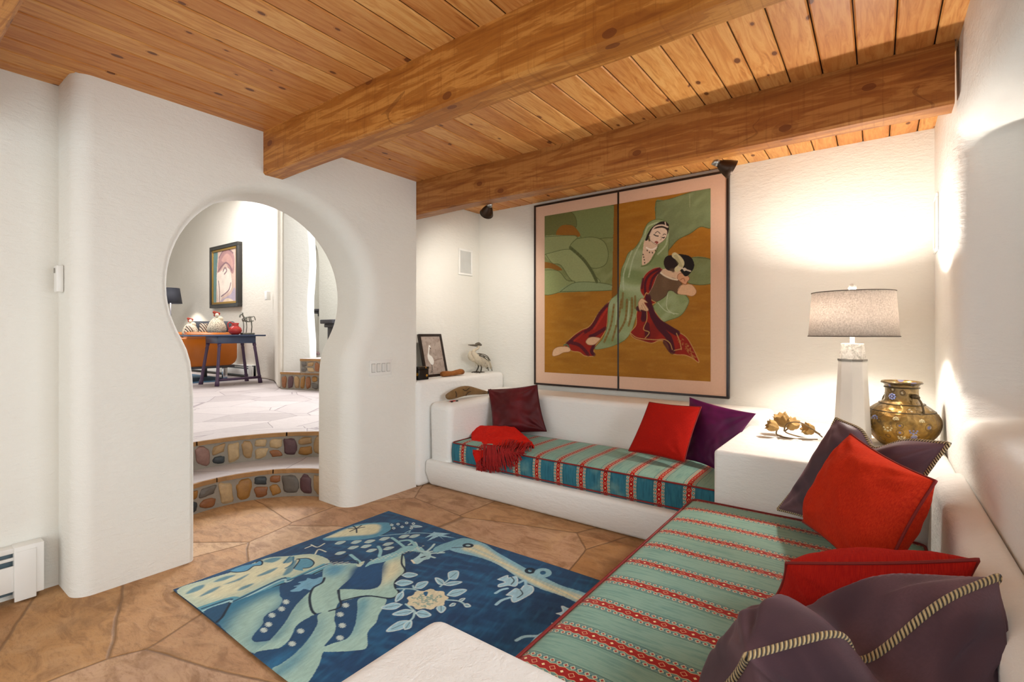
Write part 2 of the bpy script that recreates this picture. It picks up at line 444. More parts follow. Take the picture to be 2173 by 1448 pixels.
for i in range(1, 9):
    a = i/8*math.pi/2
    y = Y0+rc-rc*math.sin(a); x = XF-rc*(1-math.cos(a))
    cur = (bm.verts.new((x, y, 0)), bm.verts.new((x, y, ZT))); bm.faces.new((prev[0], prev[1], cur[1], cur[0])); prev = cur
bm.faces.new((prev[0], prev[1], bo[1], bo[0])); bm.faces.new((fo[3], fo[2], bo[2], bo[3]))
bmesh.ops.recalc_face_normals(bm, faces=bm.faces)
o = struct(bmobj('wall_arch', bm, M_wall)); 
for p in o.data.polygons: p.use_smooth = len(p.vertices) == 4
m_ = o.modifiers.new('es', 'EDGE_SPLIT'); m_.split_angle = math.radians(35)
# right wall with deep splayed window recess (opening y .35..3.12, z .95..2.28)
bm = bmesh.new()
XR = 0.33
def loft(bm, A, B, close=True):
    n = len(A)
    for i in range(n if close else n-1):
        bm.faces.new((A[i], A[(i+1) % n], B[(i+1) % n], B[i]))
inner = [(0.30, 0.95), (3.04, 0.95), (3.13, 1.06), (3.17, 2.2), (3.15, 2.27), (3.10, 2.29), (0.30, 2.10)]
def ringv(x, off, dz=0): 
    cy, cz = 1.7, 1.6; out = []
    for y, z in inner:
        out.append(bm.verts.new((x, y+(off if y > cy else -off), z+(off if z > cz else -off)+dz)))
    return out
r0 = ringv(XR-0.03, 0.07); r1 = ringv(XR-0.012, 0.02); r2 = ringv(XR+0.04, -0.005); r3 = ringv(XR+0.36, -0.03, 0.03)
loft(bm, r0, r1); loft(bm, r1, r2); loft(bm, r2, r3)
ot = [bm.verts.new(p) for p in ((XR-0.03, -0.2, 0), (XR-0.03, 4.2, 0), (XR-0.035, 4.2, 2.70), (XR-0.035, -0.2, 2.70))]
bm.faces.new((ot[0], ot[1], r0[1], r0[0])); bm.faces.new((ot[1], ot[2], r0[4], r0[3], r0[2], r0[1])); bm.faces.new((ot[2], ot[3], r0[6], r0[5], r0[4])); bm.faces.new((ot[3], ot[0], r0[0], r0[6]))
ob = [bm.verts.new(p) for p in ((XR+0.36, -0.2, 0), (XR+0.36, 4.2, 0), (XR+0.36, 4.2, 2.70), (XR+0.36, -0.2, 2.70))]
bm.faces.new((ob[0], r3[0], r3[1], ob[1])); bm.faces.new((ob[1], r3[1], r3[2], r3[3], r3[4], ob[2])); bm.faces.new((ob[2], r3[4], r3[5], r3[6], ob[3])); bm.faces.new((ob[3], r3[6], r3[0], ob[0]))
for i in range(4): bm.faces.new((ot[i], ob[i], ob[(i+1) % 4], ot[(i+1) % 4]))
bmesh.ops.recalc_face_normals(bm, faces=bm.faces)
o = struct(bmobj('wall_right', bm, M_adobe)); bevel(o, 0.035, 4, 25)
# glazed opening at the back of the recess
M_wframe = plain('window_frame_paint', 'd9d6cf', 0.5, var=0.05)
g = G('window_glass'); tr = g.node('ShaderNodeBsdfTransparent'); gl = g.node('ShaderNodeBsdfGlossy'); gl.inputs['Roughness'].default_value = 0.02; fr_ = g.node('ShaderNodeFresnel'); mx = g.node('ShaderNodeMixShader')
g.l.new(fr_.outputs[0], mx.inputs[0]); g.l.new(tr.outputs[0], mx.inputs[1]); g.l.new(gl.outputs[0], mx.inputs[2]); g.l.new(mx.outputs[0], g.n['Material Output'].inputs[0]); M_glass = g.m
we = bpy.data.objects.new('window_1', None); C.objects.link(we); we.location = (0.70, 1.5, 1.2); we['kind'] = 'structure'
bm = bmesh.new(); wy0, wy1, wz0, wz1 = 0.45, 2.5, 1.05, 2.02
for a in ((0.69, 0.75, 0.1, wy0, 0.8, 2.5), (0.69, 0.75, wy1, 3.3, 0.8, 2.5), (0.69, 0.75, wy0, wy1, 0.8, wz0), (0.69, 0.75, wy0, wy1, wz1, 2.5)): bx(bm, *a)
struct(bmobj('wall_window', bm, M_bluewall))
for a in ((wy0, wy0+.05, wz0, wz1), (wy1-.05, wy1, wz0, wz1), (wy0+.05, wy1-.05, wz0, wz0+.05), (wy0+.05, wy1-.05, wz1-.05, wz1), (1.45, 1.50, wz0+.05, wz1-.05)): box('window_frame', 0.70, 0.74, *a, M_wframe, we, .004)
box('window_pane', 0.718, 0.722, wy0+.05, wy1-.05, wz0+.05, wz1-.05, M_glass, we)
# beams
def beam(y0, y1, z0, x0, x1, m, label):
    bm = bmesh.new(); n = 40
    rings = []
    for i in range(n+1):
        x = x0+(x1-x0)*i/n
        wv = lambda s: mnoise.noise(Vector((x*1.3, s, 0)))*0.007
        c = 0.012
        sec = [(y0+wv(1), 2.672), (y0+wv(1), z0+c+wv(3)), (y0+c+wv(1), z0+wv(3)), (y1-c+wv(5), z0+wv(6)), (y1+wv(5), z0+c+wv(6)), (y1+wv(5), 2.672)]
        rings.append([bm.verts.new((x, a, b)) for a, b in sec])
    for a, b in zip(rings, rings[1:]): loft(bm, a, b)
    bm.faces.new(rings[0]); bm.faces.new(list(reversed(rings[-1])))
    bmesh.ops.recalc_face_normals(bm, faces=bm.faces)
    return tag(bmobj('ceiling_beam', bm, m), label, 'beam', 'exposed ceiling beams')
beam(1.625, 1.765, 2.39, -3.30, 0.28, M_beam, 'thick honey pine ceiling beam ending on plaster above the keyhole arch')
beam(2.965, 3.105, 2.385, -3.60, 0.28, M_beam2, 'brown pine ceiling beam carrying the two spotlights, nearest the painted screen')
beam(0.185, 0.33, 2.39, -3.50, 0.28, M_beam, 'ceiling beam showing only its tip in the upper left corner')
# ------------------------------------------------------------------ built-in adobe seating
def soft_obj(name, bm, m, parent, bv=0.05, seg=5):
    o = bmobj(name, bm, m, parent); bevel(o, bv, seg, 30); return o
bench = empty('adobe_bench', (-2.0, 3.6, 0), 'white adobe bench built along the wall under the painted screen', 'bench')
bm = bmesh.new()
prism(bm, [Vector((-3.198, y, z)) for y, z in ((3.07, 0), (3.015, 0.13), (3.02, 0.235), (4.178, 0.235), (4.178, 0))], Vector((2.466, 0, 0)))
soft_obj('base', bm, M_adobe, bench, 0.03)
bm = bmesh.new()
prism(bm, [Vector((-3.198, y, z)) for y, z in ((3.715, 0.22), (3.76, 0.78), (4.178, 0.78), (4.178, 0.22))], Vector((2.58, 0, 0)))
soft_obj('backrest', bm, M_adobe, bench, 0.05, 6)
bm = bmesh.new()
bx(bm, -3.198, -2.93, 3.06, 3.80, 0.10, 0.735)
for v in bm.verts:
    if v.co.z < 0.3 and v.co.x < -3.1: v.co.x += 0.02
o = soft_obj('armrest', bm, M_adobe, bench, 0.06, 6)
tag(box('ledge_shelf', -3.56, -3.20, 2.95, 4.18, 0.0, 0.93, M_adobe, bv=0.045, seg=5), 'white plaster ledge shelf in the corner holding the bird sculpture and framed picture', 'shelf')
tag(box('corner_table', -0.73, 0.298, 2.86, 4.178, 0.0, 0.70, M_adobe, bv=0.022, seg=4), 'white adobe corner table under the lamp and brass vase', 'table')
tag(box('end_table', -0.83, 0.298, -0.25, 0.825, 0.0, 0.70, M_adobe, bv=0.045, seg=6), 'white adobe block table in the foreground covering the rug corner', 'table')
b2 = empty('adobe_bench', (-0.3, 1.8, 0), 'white adobe bench along the right wall below the window recess', 'bench')
box('base', -0.79, 0.30, 0.83, 2.855, 0.0, 0.235, M_adobe, b2, 0.02)
bm = bmesh.new()
prism(bm, [Vector((x, 0.83, z)) for x, z in ((0.165, 0.23), (0.195, 0.72), (0.298, 0.76), (0.298, 0.23))], Vector((0, 2.025, 0)))
soft_obj('backrest', bm, M_adobe, b2, 0.035, 5)
# ------------------------------------------------------------------ striped bench cushions
def stripe_mat(name, along, off, seed, base0, base1):
    """UV in metres: u along the bench, v across. bands every .187 m"""
    g = G(name); tc = g.node('ShaderNodeTexCoord'); uv = tc.outputs['UV']; u, v, _ = g.xyz(uv)
    wob = (g.noise(g.vec(u, v, seed), 4.5, 2)-0.5)*0.012
    q = ((u-off)/0.187+0.5+wob).fract()-0.5; q = q*0.187; aq = q.abs()
    body = g.noise(g.vec(u*9.0, v*0.9, seed), 5, 5, 0.65); fine = g.noise(g.vec(u*7, v, seed), 160, 2)
    col = g.ramp(body, ((0.3, base0), (0.5, base1), (0.7, base0)))
    col = g.mix(g.noise(uv, 5.5, 3).step(0.5, 0.75)*0.4, col, '94b5a2'); col = g.mix(g.noise(g.vec(u*6.0, v*1.1, seed+4), 3.0, 4).step(0.55, 0.8)*0.5, col, '3a7a73')
    # side borders between 15 and 36 mm
    bord = aq.gt(0.017)*aq.lt(0.038)
    col = g.mix(bord*0.85, col, g.mix(fine, '4d7c84', '7f9a8e'))
    def dia(c, half, per, ph=0.0):
        a = ((v/per+ph).fract()-0.5).abs()*per; b = (aq-c).abs(); return a+b
    d1 = dia(0.0275, .008, 0.022)
    col = g.mix(bord*d1.lt(0.0088)*d1.gt(0.0058), col, 'ded2a8'); col = g.mix(bord*d1.lt(0.0042), col, 'b32a1e')
    d1b = dia(0.0275, .008, 0.022, 0.5); col = g.mix(bord*d1b.lt(0.0035)*0.8, col, '1d5566')
    ln = (aq-0.0400).abs().lt(0.0011); col = g.mix(ln*0.8, col, '15323a')
    # red band, zig-zag edges
    zz = ((v/0.030).fract()-0.5).abs()*0.030
    edge = zz*0.35+0.0125
    red = aq.lt(edge); out = aq.lt(edge+0.0018)
    col = g.mix(out, col, 'e0bf8e'); col = g.mix(red, col, g.mix(fine, '8c0a08', 'b8150f'))
    dd = ((v/0.060).fract()-0.5).abs()*0.060+aq
    col = g.mix(dd.lt(0.0055), col, 'f3e3ad'); d3 = (((v/0.060)+0.5).fract()-0.5).abs()*0.060+aq
    col = g.mix(d3.lt(0.0105)*d3.gt(0.0082), col, 'e5b98a')
    g.set(col=col, rough=0.7, sheen=0.15, sheenr=0.45, spec=0.2); g.b.inputs['Sheen Tint'].default_value = (0.75, 0.95, 0.85, 1); g.bump(fine*0.5+body*0.6, 0.3, 0.003)
    return g.m
M_str1 = stripe_mat('striped_kilim_velvet', 0, 0.005, 1.0, '64918a', '83aa9c')
M_str2 = stripe_mat('striped_kilim_velvet_deep', 0, 0.035, 2.0, '648f86', '89ad9c')
M_boxshade1 = stripe_mat('striped_boxing_shaded', 0, 0.005, 1.0, '1f5668', '2f7284'); M_boxshade2 = stripe_mat('striped_boxing_deep_shaded', 0, 0.035, 2.0, '1f5668', '2f7284')  # deeper copies for side faces: the velvet nap's shade painted into the colour
M_pipe = plain('red_piping', '7c1613', 0.6)
def seat_cushion(name, x0, x1, y0, y1, z0, z1, axis, mat, mbox, label, crown=0.025, edges=()):
    """axis 'x': stripes repeat along x. UV wraps over the side faces."""
    bm = bmesh.new(); uvl = bm.loops.layers.uv.new('UVMap')
    nx, ny, nz = 48, 48, 6; r = 0.02
    X_ = np.linspace(x0, x1, nx); Y_ = np.linspace(y0, y1, ny)
    top = []
    for j, y in enumerate(Y_):
        row = []
        for i, x in enumerate(X_):
            s = max(0, 1-(2*(x-x0)/(x1-x0)-1)**8)*max(0, 1-(2*(y-y0)/(y1-y0)-1)**6)
            h = z1+crown*s**0.6+0.006*mnoise.noise(Vector((x*4, y*4, z0*9)))*s
            row.append(bm.verts.new((x, y, h)))
        top.append(row)
    def quad(vs, uvs):
        f = bm.faces.new(vs); f.smooth = True
        for l, u in zip(f.loops, uvs): l[uvl].uv = u
    U = (lambda x, y: (x, y)) if axis == 'x' else (lambda x, y: (y, x))
    for j in range(ny-1):
        for i in range(nx-1):
            vs = (top[j][i], top[j][i+1], top[j+1][i+1], top[j+1][i]); quad(vs, [U(v.co.x, v.co.y) for v in vs])
    per = [(top[0][i], 0) for i in range(nx)]+[(top[j][-1], 1) for j in range(1, ny)]+[(top[-1][i], 2) for i in range(nx-2, -1, -1)]+[(top[j][0], 3) for j in range(ny-2, 0, -1)]
    n = len(per); prev = [p[0] for p in per]; pz = 0
    for k in range(1, nz+1):
        t = k/nz; bul = 0.012*math.sin(math.pi*t)
        cur = []
        for v, s in per:
            c = v.co.copy(); dx = (-1 if s == 3 else 1 if s == 1 else 0); dy = (-1 if s == 0 else 1 if s == 2 else 0)
            cur.append(bm.verts.new((c.x+dx*bul, c.y+dy*bul, c.z+(z0-c.z)*t)))
        for i in range(n):
            j = (i+1) % n; vs = (prev[i], cur[i], cur[j], prev[j]); s = per[i][1]
            def uvw(v):
                d = z1-v.co.z; x, y = v.co.x, v.co.y
                if s in (0, 2): return U(x, (y0-d) if s == 0 else (y1+d))
                return U((x1+d) if s == 1 else (x0-d), y)
            quad(vs, [uvw(v) for v in vs])
        prev = cur
    bm.faces.new(list(reversed(prev)))
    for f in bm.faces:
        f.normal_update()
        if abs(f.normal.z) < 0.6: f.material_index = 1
    e = empty(name, ((x0+x1)/2, (y0+y1)/2, z0), label, 'cushion', 'striped bench seat cushions')
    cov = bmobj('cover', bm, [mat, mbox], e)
    for zz, nm in ((z1, 'top'), (z0+0.012, 'low')):
        bm = bmesh.new(); rr = 0.03 if True else 0
        pts = []
        for (cx, cy, a0) in ((x1-rr, y1-rr, 0), (x0+rr, y1-rr, 90), (x0+rr, y0+rr, 180), (x1-rr, y0+rr, 270)):
            for q in range(6):
                a = math.radians(a0+q*18); pts.append((cx+(rr+0.004)*math.cos(a), cy+(rr+0.004)*math.sin(a), zz+0.002))
        pts.append(pts[0]); tube(bm, pts, 0.0055, 8, False); bmobj('piping', bm, M_pipe, cov)
    return e
seat_cushion('seat_cushion', -2.925, -0.74, 3.085, 3.725, 0.237, 0.405, 'x', M_str1, M_boxshade1, 'teal and red striped seat cushion on the bench under the painted screen')
seat_cushion('seat_cushion', -0.835, 0.165, 0.84, 2.845, 0.237, 0.405, 'y', M_str2, M_boxshade2, 'large teal and red striped seat cushion on the bench along the right wall')
# ================================================================== STEPS AND THE FAR ROOM
M_mortar = plain('mortar', '8f8679', 0.9, var=0.15, bump=0.4, bs=50)
M_cap = plain('step_cap_stone', '9c7448', 0.8, var=0.3, bump=0.6, bs=18, vs=14)
STONES = [plain('cobble_'+n, c, 0.55, var=0.35, bump=0.5, bs=25, vs=22) for n, c in
          (('rust', '875530'), ('tan', '9c7c54'), ('grey', '5f5850'), ('plum', '54383a'), ('dark', '33383a'), ('rose', '876357'), ('ochre', '94682f'), ('cream', 'b0946c'))]
SC = (-3.42, 1.69)
def arcpt(r, deg, z): a = math.radians(deg); return Vector((SC[0]+r*math.cos(a), SC[1]+r*math.sin(a), z))
def annulus(name, r0, r1, z0, z1, a0, a1, m, parent, n=40, rough=0.0):
    bm = bmesh.new(); sec = []
    for i in range(n+1):
        a = a0+(a1-a0)*i/n; jj = rough*(mnoise.noise(Vector((i*0.7, r0, 3))))
        sec.append([bm.verts.new(arcpt(r0+jj, a, z0)), bm.verts.new(arcpt(r0+jj, a, z1)), bm.verts.new(arcpt(r1, a, z1)), bm.verts.new(arcpt(r1, a, z0))])
    for a, b in zip(sec, sec[1:]): loft(bm, a, b)
    bm.faces.new(sec[0]); bm.faces.new(list(reversed(sec[-1]))); bmesh.ops.recalc_face_normals(bm, faces=bm.faces)
    return bmobj(name, bm, m, parent)
def stone_bm(c, t, n, up, w_, h_, d_, seed):
    bm = bmesh.new(); bmesh.ops.create_icosphere(bm, subdivisions=3, radius=1)
    rnd = random.Random(seed); k1, k2 = rnd.uniform(-.25, .25), rnd.uniform(-.2, .2)
    for v in bm.verts:
        x, y, z = v.co; sx = math.copysign(abs(x)**0.62, x)*0.93; sz = math.copysign(abs(z)**0.62, z)*0.93
        r = 1+0.30*mnoise.noise(v.co*1.5+Vector((seed, 0, 0)))
        v.co = c+t*(sx+k1*sz)*w_*r+up*(sz+k2*sx)*h_*r+n*y*d_
    return bm
def arc_stones(parent, r, z0, z1, a0, a1, seed):
    rnd = random.Random(seed); a = a0; k = 0
    while a < a1:
        wd = rnd.uniform(0.07, 0.135); da = math.degrees(wd/r)
        H_ = z1-z0
        def put(aa, zc, ww, hh):
            nonlocal k
            ar = math.radians(aa); nrm = -Vector((math.cos(ar), math.sin(ar), 0)); tt = Vector((-math.sin(ar), math.cos(ar), 0))
            bm = stone_bm(arcpt(r+0.004, aa, zc), tt, nrm, Vector((0, 0, 1)), ww*0.535, hh*0.53, 0.02, seed*50+k)
            bmobj('stone', bm, rnd.choice(STONES), parent, True); k += 1
        if rnd.random() < 0.3:
            f = rnd.uniform(0.4, 0.6)
            put(a+da/2, z0+H_*f*0.5, wd*0.92, H_*f*0.86); put(a+da/2, z0+H_*(f+1)/2, wd*0.9, H_*(1-f)*0.82)
        else: put(a+da/2, (z0+z1)/2+rnd.uniform(-.006, .006), wd*0.94, H_*rnd.uniform(0.85, 0.98))
        a += da+math.degrees(0.006/r)
def arc_step(r, zb, zt, label, seed, tread_to):
    e = empty('stone_step', (-3.9, 1.69, zb), label, 'step', 'curved stone steps through the arch')
    lim = math.degrees(math.acos((-3.645-SC[0])/(r))); a0, a1 = lim+1, 360-lim-1
    annulus('riser', r, r+0.10, zb, zt-0.035, a0, a1, M_mortar, e)
    n = 4; st = (a1-a0)/n
    for i in range(n):
        annulus('cap_stone', r-0.012, r+0.12, zt-0.035, zt-0.002, a0+i*st+0.4, a0+(i+1)*st-0.4, M_cap, e, 12, 0.012)
    annulus('tread', r+0.004, tread_to, zt-0.003, zt, a0, a1, M_floor2, e)
    arc_stones(e, r, zb+0.01, zt-0.042, a0, a1, seed)
    return e
arc_step(0.67, 0.0, 0.23, 'lower curved step faced with brown cobbles inside the keyhole arch', 3, 1.05)
arc_step(1.04, 0.23, 0.46, 'upper curved step faced with cobbles, top edge level with the far room floor', 8, 1.30)
# upper floor with circular cut
bm = bmesh.new(); n = 40; lim = math.degrees(math.acos((-3.645-SC[0])/1.28)); inn = []; out = []
for i in range(n+1):
    a = lim+(360-2*lim)*i/n; ar = math.radians(a); c_, s_ = math.cos(ar), math.sin(ar)
    p = arcpt(1.28, a, 0.459); inn.append(p)
    if i == 0: q = Vector((-3.65, 6.9, 0.459))
    elif i == n: q = Vector((-3.65, -2.0, 0.459))
    else:
        t = min((17-3.42)/max(1e-6, -c_) if c_ < 0 else 1e9, (6.9-SC[1])/s_ if s_ > 1e-6 else 1e9, (SC[1]+2.0)/(-s_) if s_ < -1e-6 else 1e9)
        q = Vector((SC[0]+c_*t, SC[1]+s_*t, 0.459))
    out.append(q)
extra = {}
A = [bm.verts.new(p) for p in inn]; B = [bm.verts.new(p) for p in out]
for i in range(n): bm.faces.new((A[i], A[i+1], B[i+1], B[i]))
r_ = bmesh.ops.extrude_face_region(bm, geom=bm.faces[:]); 
for v in r_['geom']:
    if isinstance(v, bmesh.types.BMVert): v.co.z -= 0.05
bmesh.ops.recalc_face_normals(bm, faces=bm.faces)
o = bmobj('floor', bm, M_floor2); struct(o)
# far walls
def wall_poly(name, pts, z0, z1, thick, m, round_end=0):
    """pts in plan (x,y); thickness goes to the left of travel"""
    bm = bmesh.new(); L = []
    P_ = [Vector((x, y, 0)) for x, y in pts]
    for i, p in enumerate(P_):
        t = (P_[min(i+1, len(P_)-1)]-P_[max(i-1, 0)]).normalized(); nn = Vector((-t.y, t.x, 0)); q = p+nn*thick
        L.append([bm.verts.new((p.x, p.y, z0)), bm.verts.new((p.x, p.y, z1)), bm.verts.new((q.x, q.y, z1)), bm.verts.new((q.x, q.y, z0))])
    for a, b in zip(L, L[1:]): loft(bm, a, b)
    bm.faces.new(L[0]); bm.faces.new(list(reversed(L[-1]))); bmesh.ops.recalc_face_normals(bm, faces=bm.faces)
    o = bmobj(name, bm, m); bevel(o, 0.05, 4, 50); return struct(o)
wall_poly('wall_far', [(-16.5, 4.75), (-10.2, 4.75), (-9.3, 4.73), (-8.9, 4.64), (-8.4, 4.42), (-7.98, 4.22), (-7.70, 4.09)], 0.46, 4.3, 0.10, stucco('warm_plaster', 'd8cfc0', 'e2dacd'))
wall_poly('wall_far_left', [(-16.3, 0.8), (-16.3, 4.75)], 0.46, 4.3, 0.2, M_wall)
struct(box('wall_far_near', -16.4, -3.8, -2.2, -2.0, 0.46, 4.35, M_wall)); struct(box('ceiling_far', -16.4, -3.66, -2.2, 7.0, 4.3, 4.4, M_wall))
# bright white pier beyond the raised step
pa, pb = pZ(598, 788, 0.73), pZ(657, 788, 0.73)
d_ = (pb-pa).normalized(); nn = Vector((-d_.y, d_.x, 0))
bm = bmesh.new(); secs = []
for k in range(15):
    z = 0.70+k*0.25; wv = 0.02*math.sin(k*1.1)
    q0 = pa+d_*0.01; q1 = pb+d_*(wv)
    q0 = pa+d_*(0.01+max(0, (k-10.6)*0.05))
    secs.append([bm.verts.new((p.x, p.y, z)) for p in (q0, q1, q1+nn*0.25, q0+nn*0.25)])
for a, b in zip(secs, secs[1:]): loft(bm, a, b)
bm.faces.new(secs[0]); bm.faces.new(list(reversed(secs[-1]))); bmesh.ops.recalc_face_normals(bm, faces=bm.faces)
struct(bevel(bmobj('wall_pier', bm, M_wall), 0.03, 3, 50))
# far upper landing, wall with recess
def line_step(p0, p1, zb, zt, depth, label, seed, group):
    e = empty('stone_step', ((p0.x+p1.x)/2, (p0.y+p1.y)/2, zb), label, 'step', group)
    t = (p1-p0).normalized(); nrm = Vector((-t.y, t.x, 0)); L = (p1-p0).length
    def slab(nm, d0, d1, z0, z1, m, a=0, b=None):
        bm = bmesh.new(); b = L if b is None else b
        pts = [p0+t*a+nrm*d0, p0+t*b+nrm*d0, p0+t*b+nrm*d1, p0+t*a+nrm*d1]
        prism(bm, [Vector((q.x, q.y, z0)) for q in pts], Vector((0, 0, z1-z0))); return bmobj(nm, bm, m, e)
    slab('riser', 0, 0.1, zb, zt-0.035, M_mortar)
    k = 0; a = 0
    while a < L: 
        b = min(a+0.38, L); slab('cap_stone', -0.012, 0.12, zt-0.035, zt-0.002, M_cap, a+0.003, b-0.003); a += 0.38
    slab('tread', 0.0, depth, zt-0.003, zt, M_floor2)
    rnd = random.Random(seed); a = 0.02; H_ = zt-zb-0.05; up = Vector((0, 0, 1))
    while a < L-0.05:
        wd = rnd.uniform(0.07, 0.13)
        c = p0+t*(a+wd/2)-nrm*0.002; two = rnd.random() < 0.5
        for zc, hh in (((0.27, 0.46), (0.75, 0.42)) if two else ((0.5, 0.9),)):
            cc = Vector((c.x, c.y, zb+0.008+H_*zc)); bmobj('stone', stone_bm(cc, t, -nrm, up, wd*0.46, H_*hh*0.48, 0.02, seed*31+k), rnd.choice(STONES), e, True); k += 1
        a += wd+0.006
    return e
s0, s1 = Vector((-7.55, 4.055, 0)), Vector((-6.25, 4.53, 0))
line_step(s0, s1, 0.46, 0.73, 0.9, 'lower cobbled step at the far right of the room beyond the arch', 5, 'cobbled steps in the far room')
s2 = pZ(637, 792, 0.73); s3 = pZ(690, 793, 0.73)
line_step(Vector((s2.x, s2.y, 0)), Vector((s3.x, s3.y, 0))+Vector((.3, .12, 0)), 0.73, 0.95, 1.2, 'small cobbled step above the lower one, against the white pier', 9, 'cobbled steps in the far room')
# landing wall beyond with arched recess
Yc = 6.3
bm = bmesh.new()
zx = lambda px, py: pY(px, py, Yc)
oc = [(-12.5, 0.4), (-12.5, 4.3), (-6.0, 4.3), (-6.0, 0.4)]
rxl, rxr = zx(640, 700).x, zx(677, 700).x; rb = zx(668, 750).z; rt = zx(660, 520).z; rs = zx(677, 560).z
hole_ = [(rxl, rb)] + [(rxl, rs)] + [((rxl+rxr)/2-(rxr-rxl)/2*math.cos(math.pi*i/12), rs+(rt-rs)*1.25*math.sin(math.pi*i/12)) for i in range(1, 12)] + [(rxr, rs), (rxr, rb)]
V = lambda p, y: bm.verts.new((p[0], y, p[1]))
Oo = [V(p, Yc) for p in oc]; H1 = [V(p, Yc) for p in hole_]; H2 = [V(p, Yc+0.3) for p in hole_]
nh = len(H1)
bm.faces.new([Oo[0], Oo[1]]+[H1[i] for i in (4, 3, 2, 1, 0)][0:5]); mid = 4
bm.faces.new([Oo[1], Oo[2]]+[H1[i] for i in range(nh-4, 3, -1)])
bm.faces.new([Oo[2], Oo[3], H1[nh-1], H1[nh-2], H1[nh-3], H1[nh-4]])
bm.faces.new([Oo[3], Oo[0], H1[0], H1[nh-1]])
loft(bm, H1, H2); bm.faces.new(H2); bmesh.ops.recalc_face_normals(bm, faces=bm.faces)
struct(bmobj('wall_landing', bm, M_wall))
M_dark = plain('dark_painted_wood', '3c3a40', 0.45, var=0.2)
M_mauve = plain('mauve_sill', '9a7f80', 0.6)
tag(box('window_sill', rxl, rxr+0.03, Yc-0.05, Yc+0.28, rb-0.03, rb+0.02, M_mauve, bv=0.005), 'mauve sill board at the foot of the far arched recess', 'sill')
e = empty('bracket_shelf', (zx(664, 658).x, Yc-0.12, zx(664, 662).z), 'small dark stepped bracket shelf in front of the far arched recess', 'shelf')
sx = zx(664, 658); 
for i, (w_, h_) in enumerate(((0.16, 0.05), (0.12, 0.05), (0.07, 0.06))):
    box(('shelf_board', 'moulding', 'corbel')[i], sx.x-w_, sx.x+w_, Yc+0.27-w_*1.6, Yc+0.299, sx.z+0.02-sum((0.05, 0.05, 0.06)[:i+1]), sx.z+0.02-sum((0.05, 0.05, 0.06)[:i]), M_dark, e, 0.01)
e = empty('newel_post', (zx(706, 700).x, 5.6, 0.46), 'dark wooden post with a stepped square capital at the right edge of the arch view', 'post')
q = pY(704, 682, 5.6)
box('post', q.x-0.07, q.x+0.13, 5.55, 5.72, 0.46, q.z-0.10, M_dark, e, 0.01)
box('capital', q.x-0.11, q.x+0.18, 5.50, 5.78, q.z-0.12, q.z-0.05, M_dark, e, 0.015); box('cap', q.x-0.17, q.x+0.24, 5.45, 5.83, q.z-0.05, q.z+0.03, M_dark, e, 0.015)
# --- table in the far room
ZF = 0.459
M_navy = plain('blue_black_wood', '34405c', 0.35, var=0.25)
M_plumw = plain('worn_plum_wood', '4c3550', 0.4, var=0.25)
t = empty('side_table', (-9.05, 3.85, ZF), 'dark blue splay-legged table with the red pitcher on it, in the far room', 'table')
box('tabletop', -9.40, -8.72, 3.22, 4.42, 1.285, 1.312, M_navy, t, 0.008)
box('apron', -9.28, -8.80, 3.66, 4.28, 1.165, 1.285, M_navy, t, 0.004)
for (tx, ty, bx_, by) in ((-8.82, 3.69, -8.77, 3.63), (-8.82, 4.26, -8.80, 4.36), (-9.26, 3.69, -9.32, 3.60), (-9.26, 4.26, -9.30, 4.36)):
    bm = bmesh.new(); a = Vector((tx, ty, 1.17)); b = Vector((bx_, by, ZF)); 
    prof = [(0, .030), (.06, .030), (.08, .022), (.12, .028), (.2, .024), (.7, .026), (.8, .024), (.83, .032), (.86, .026), (.9, .034), (1, .036)]
    tube(bm, [a.lerp(b, s) for s, _ in prof], [r for _, r in prof], 10); bmobj('leg', bm, M_plumw, t)
bm = bmesh.new(); tube(bm, [(-8.79, 3.64, 0.56), (-8.79, 4.35, 0.56)], 0.022); bmobj('stretcher', bm, M_plumw, t)
# red pitcher
M_red = plain('red_glaze', 'b5322c', 0.18, var=0.3, vs=4)
t = empty('pitcher', (-8.93, 3.99, 1.312), 'round glossy red pitcher with a handle on the dark table', 'pitcher')
bm = bmesh.new(); lathe(bm, [(0.0, 0), (.05, 0), (.085, .025), (.108, .07), (.095, .115), (.06, .145), (.05, .165), (.062, .20), (.055, .205), (.045, .175), (.0, .17)], (-8.93, 3.99, 1.312), 28); bmobj('body', bm, M_red, t, True)
bm = bmesh.new(); tube(bm, catmull([(-8.93, 3.945, 1.50), (-8.93, 3.90, 1.53), (-8.93, 3.87, 1.49), (-8.93, 3.885, 1.42), (-8.93, 3.90, 1.40)], 6), 0.010); bmobj('handle', bm, M_red, t)
# skeletal horse
M_iron = plain('mottled_grey_metal', '77756c', 0.45, 0.6, 0.4, vs=40)
t = empty('horse_sculpture', (-8.9, 4.17, 1.312), 'small openwork grey horse sculpture beside the red pitcher', 'sculpture')
hc = lambda px, py: pX(px, py, -8.9)
def strokes(bm, lines, dx=0.0, r=0.008):
    for L in lines: tube(bm, catmull([hc(*p)+Vector((dx, 0, 0)) for p in L], 5), r, 6)
bm = bmesh.new()
for dx in (-0.03, 0.03): strokes(bm, [[(519, 675), (526, 673), (534, 673)], [(518, 680), (526, 683), (536, 681)], [(519, 675), (516, 678), (518, 683)], [(522, 673), (522, 682)], [(530, 673), (531, 682)]], dx, 0.010)
bmobj('body', bm, M_iron, t)
bm = bmesh.new(); strokes(bm, [[(519, 676), (516, 671), (514, 667), (510, 669), (509, 674)], [(514, 667), (515, 664)]], 0, 0.013); bmobj('head', bm, M_iron, t)
bm = bmesh.new(); strokes(bm, [[(535, 673), (539, 672), (541, 676), (542, 680)]], 0, 0.007); bmobj('tail', bm, M_iron, t)
